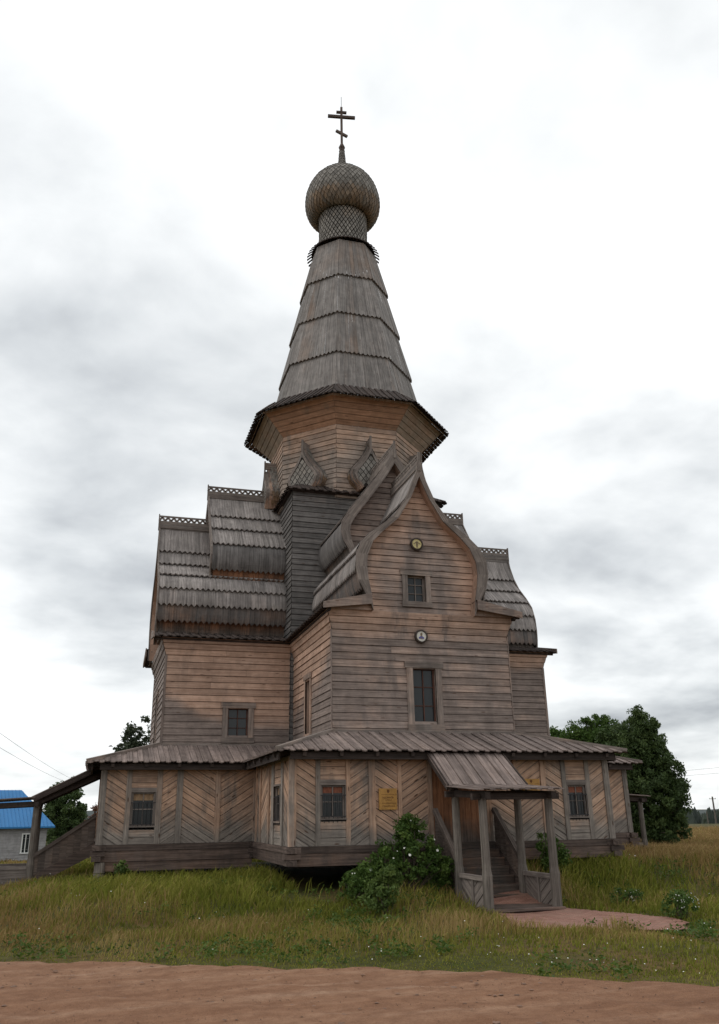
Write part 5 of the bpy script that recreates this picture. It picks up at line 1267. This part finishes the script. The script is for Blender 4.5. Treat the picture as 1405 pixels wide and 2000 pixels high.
# ------------------------------------------------------------------ house with a blue roof
def house():
    Rc = Vector((-11.78, 46.4, 0)); al = Vector((-.953, -.301, 0)); bk = Vector((-.301, .953, 0)); Lh, Dp = 13.0, 6.6; zb, ze, zr = -2.0, .95, 3.85
    o = thing('blue_roofed_house', 'low grey house with bright blue metal hip roof in the left background', 'house', (Rc.x, Rc.y, zb))
    def P(a, b, z): q = Rc + al * a + bk * b; return (q.x, q.y, z)
    i0 = .5
    mb = MB(lambda p: P(p[0], p[1], p[2]))
    siding(mb, lambda u, z: (u, i0, z), (0, -1, 0), lambda z: i0, lambda z: Lh - i0, zb, ze + .1, .2, joints=False)
    siding(mb, lambda u, z: (i0, u, z), (-1, 0, 0), lambda z: i0, lambda z: Dp - i0, zb, ze + .1, .2, joints=False)
    siding(mb, lambda u, z: (Lh - i0, u, z), (1, 0, 0), lambda z: i0, lambda z: Dp - i0, zb, ze + .1, .2, joints=False)
    siding(mb, lambda u, z: (u, Dp - i0, z), (0, 1, 0), lambda z: i0, lambda z: Lh - i0, zb, ze + .1, .2, joints=False)
    mb.build('wall', 'housewall', o)
    mb = MB(lambda p: P(p[0], p[1], p[2])); hi = 2.2; c = [(0, 0, ze), (Lh, 0, ze), (Lh, Dp, ze), (0, Dp, ze)]; r0, r1 = (hi, Dp / 2, zr), (Lh - hi, Dp / 2, zr)
    for f in ([c[0], c[1], r1, r0], [c[1], c[2], r1], [c[2], c[3], r0, r1], [c[3], c[0], r0]): mb.face(f)
    mb.face([(q[0], q[1], q[2] - .06) for q in c])
    for a, b in zip(c, c[1:] + c[:1]): mb.face([a, b, (b[0], b[1], b[2] - .12), (a[0], a[1], a[2] - .12)])
    for k in range(1, 44):        # standing seams
        a = k * .3; zt = ze + (zr - ze) * min(1, a / hi, (Lh - a) / hi); bt = Dp / 2 * (zt - ze) / (zr - ze)
        mb.bar((a, 0.0, ze + .012), (a, bt, zt + .012), .035, .02, (0, 0, 1))
    mb.build('roof', 'bluemetal', o)
    for a in (1.75, 4.2, 5.9, 8.2, 10.4):
        wdt = .95 if a > 2 else .6
        mb = MB(lambda p: P(p[0], p[1], p[2])); mb.box((a, i0 - .06, -1.0), (0, 0, 1.45), (.09, 0, 0), (0, .05, 0)); mb.box((a + wdt, i0 - .06, -1.0), (0, 0, 1.45), (.09, 0, 0), (0, .05, 0)); mb.box((a - .05, i0 - .1, -1.09), (wdt + .19, 0, 0), (0, 0, .09), (0, .09, 0)); mb.box((a + .09, i0 - .06, .36), (wdt - .09, 0, 0), (0, 0, .09), (0, .05, 0)); mb.box((a + .04 + wdt / 2, i0 - .06, -1.0), (0, 0, 1.36), (.06, 0, 0), (0, .05, 0))
        wn = mb.build('window', 'whitepaint', o)
        mb = MB(lambda p: P(p[0], p[1], p[2])); mb.face([(a + .05, i0 - .03, -1.0), (a + wdt + .02, i0 - .03, -1.0), (a + wdt + .02, i0 - .03, .4), (a + .05, i0 - .03, .4)]); mb.build('pane', 'glass', wn)
M['housewall'] = wood('house_boards', (.27, .26, .26), (.36, .35, .345), (.3, .28, .27), (.35, .33, .32), tone=(.9, 1.08), knots=0)
M['bluemetal'] = plain('blue_metal_roof', (.025, .17, .40), .4, 0, .12, .6, .4)
M['whitepaint'] = plain('white_paint', (.72, .72, .70), .6, 0, .05)
house()

# ------------------------------------------------------------------ power lines
M['pole'] = plain('weathered_pole', (.11, .095, .08), .9, 0, .3, 3)
def pole(x, y, h, label, r=.11, arm_=True, grp='power poles', tilt=0):
    z = gzf(x, y); o = thing('utility_pole', label, 'pole', (x, y, z), grp)
    mb = MB(); mb.tube([(x, y, z - .3), (x + tilt, y, z + h)], [r, r * .75], 8); mb.build('shaft', 'pole', o)
    if arm_:
        mb = MB(); mb.box((x - .9, y - .05, z + h - .55), (1.8, 0, 0), (0, .1, 0), (0, 0, .12)); mb.build('crossarm', 'pole', o)
        for s in (-.8, .8):
            mb = MB(); mb.tube([(x + s, y, z + h - .43), (x + s, y, z + h - .25)], .05, 8); mb.build('insulator', 'whitepaint', o)
    return o
pole(128.7, 141.2, 6.3, 'wooden power pole with crossarm standing in the distance on the right', .22)
pole(139.0, 157.0, 3.6, 'short thin pole left of the distant crossarm pole', .16, False)
def wire(pts, label):
    mb = MB(); P = []
    for a, b in zip(pts, pts[1:]):
        for k in range(24):
            t = k / 24; p = Vector(a).lerp(Vector(b), t); p.z -= .25 * 4 * t * (1 - t) * ((Vector(b) - Vector(a)).length / 60); P.append(p)
    P.append(Vector(pts[-1])); mb.tube(P, .009, 5, False)
    tag(mb.build('power_line', 'iron'), label, 'wire', 'overhead wires')
wire([(-14.3, -5, 5.75), (-10.7, 84, 5.7)], 'upper overhead wire crossing the grey sky at the left')
wire([(-14.2, -5, 5.05), (-11.4, 84, 5.5)], 'lower overhead wire crossing the grey sky at the left')
wire([(26, 44.0, 3.7), (52, 23.4, 5.7)], 'upper overhead wire right of the dark willow')
wire([(26, 44.1, 3.5), (52, 23.5, 5.1)], 'lower overhead wire right of the dark willow')

# bird in the sky at the left
b0 = Vector((-8.11, 29.46, 6.04)); o = thing('bird', 'tiny dark bird flying above the left end of the gallery roof', 'bird', b0)
mb = MB(); mb.tube([b0 + Vector((-.16, 0, 0)), b0 + Vector((-.08, 0, .03)), b0 + Vector((.03, 0, .03)), b0 + Vector((.15, 0, .01))], [.01, .04, .035, .008], 8); mb.build('body', 'iron', o)
for s in (-1, 1):
    mb = MB(); q = [b0 + Vector((-.06, 0, .03)), b0 + Vector((.05, 0, .03)), b0 + Vector((.06, s * .16, .07)), b0 + Vector((.0, s * .30, .04)), b0 + Vector((-.05, s * .15, .07))]; mb.prism(q, (0, 0, .008)); mb.build('wing', 'iron', o)

# ------------------------------------------------------------------ far wood along the horizon
def far_wood():
    n = 1500; a = np.radians(rng.uniform(-40, 75, n)); r = rng.uniform(395, 470, n)
    x, y = -8.9 + r * np.sin(a), -30.5 + r * np.cos(a); z = gz(x, y)
    h = 7.3 + 1.2 * wob(x, y, .05, 3) + rng.uniform(-1, 1.0, n); vs, qs = [], []
    k = 6; lev = [(-.5, .8), (.25, 1.0), (.6, .7), (1.0, .05)]; off = 0
    for i in range(n):
        rw = rng.uniform(1.6, 2.8)
        for t, f in lev:
            for j in range(k):
                th = j * 2 * np.pi / k + t; q = rw * f * rng.uniform(.7, 1.3); vs.append((x[i] + q * np.cos(th), y[i] + q * np.sin(th), z[i] + h[i] * max(t, -.1)))
        for l in range(3):
            for j in range(k): qs.append((off + l * k + j, off + l * k + (j + 1) % k, off + (l + 1) * k + (j + 1) % k, off + (l + 1) * k + j))
        off += 4 * k
    rv = np.repeat(rng.random(n), 4 * k)
    raw_mesh('distant_wood', np.array(vs), np.array(qs), M['leaf_far'], 'stuff', dict(rnd=rv), smooth=False)
M['leaf_far'] = leaf_mat('far_conifers', (.022, .032, .026), (.035, .048, .036), (.05, .065, .045))
far_wood()
# low wooded hill behind it
ax = np.radians(np.linspace(-60, 95, 160)); rr_ = np.linspace(700, 1500, 24); A_, R_ = np.meshgrid(ax, rr_, indexing='ij'); Xh, Yh = -8.9 + R_ * np.sin(A_), -30.5 + R_ * np.cos(A_)
Zh = -8 + (13 + 5 * np.sin(A_ * 7 + 1) + 3 * np.sin(A_ * 17)) * np.sin(np.clip((R_ - 700) / 800, 0, 1) * np.pi)
M['hill'] = plain('wooded_hill', (.045, .058, .055), .95, 0, .3, .02)
grid_mesh('hills', Xh, Yh, Zh, M['hill'], 'structure')
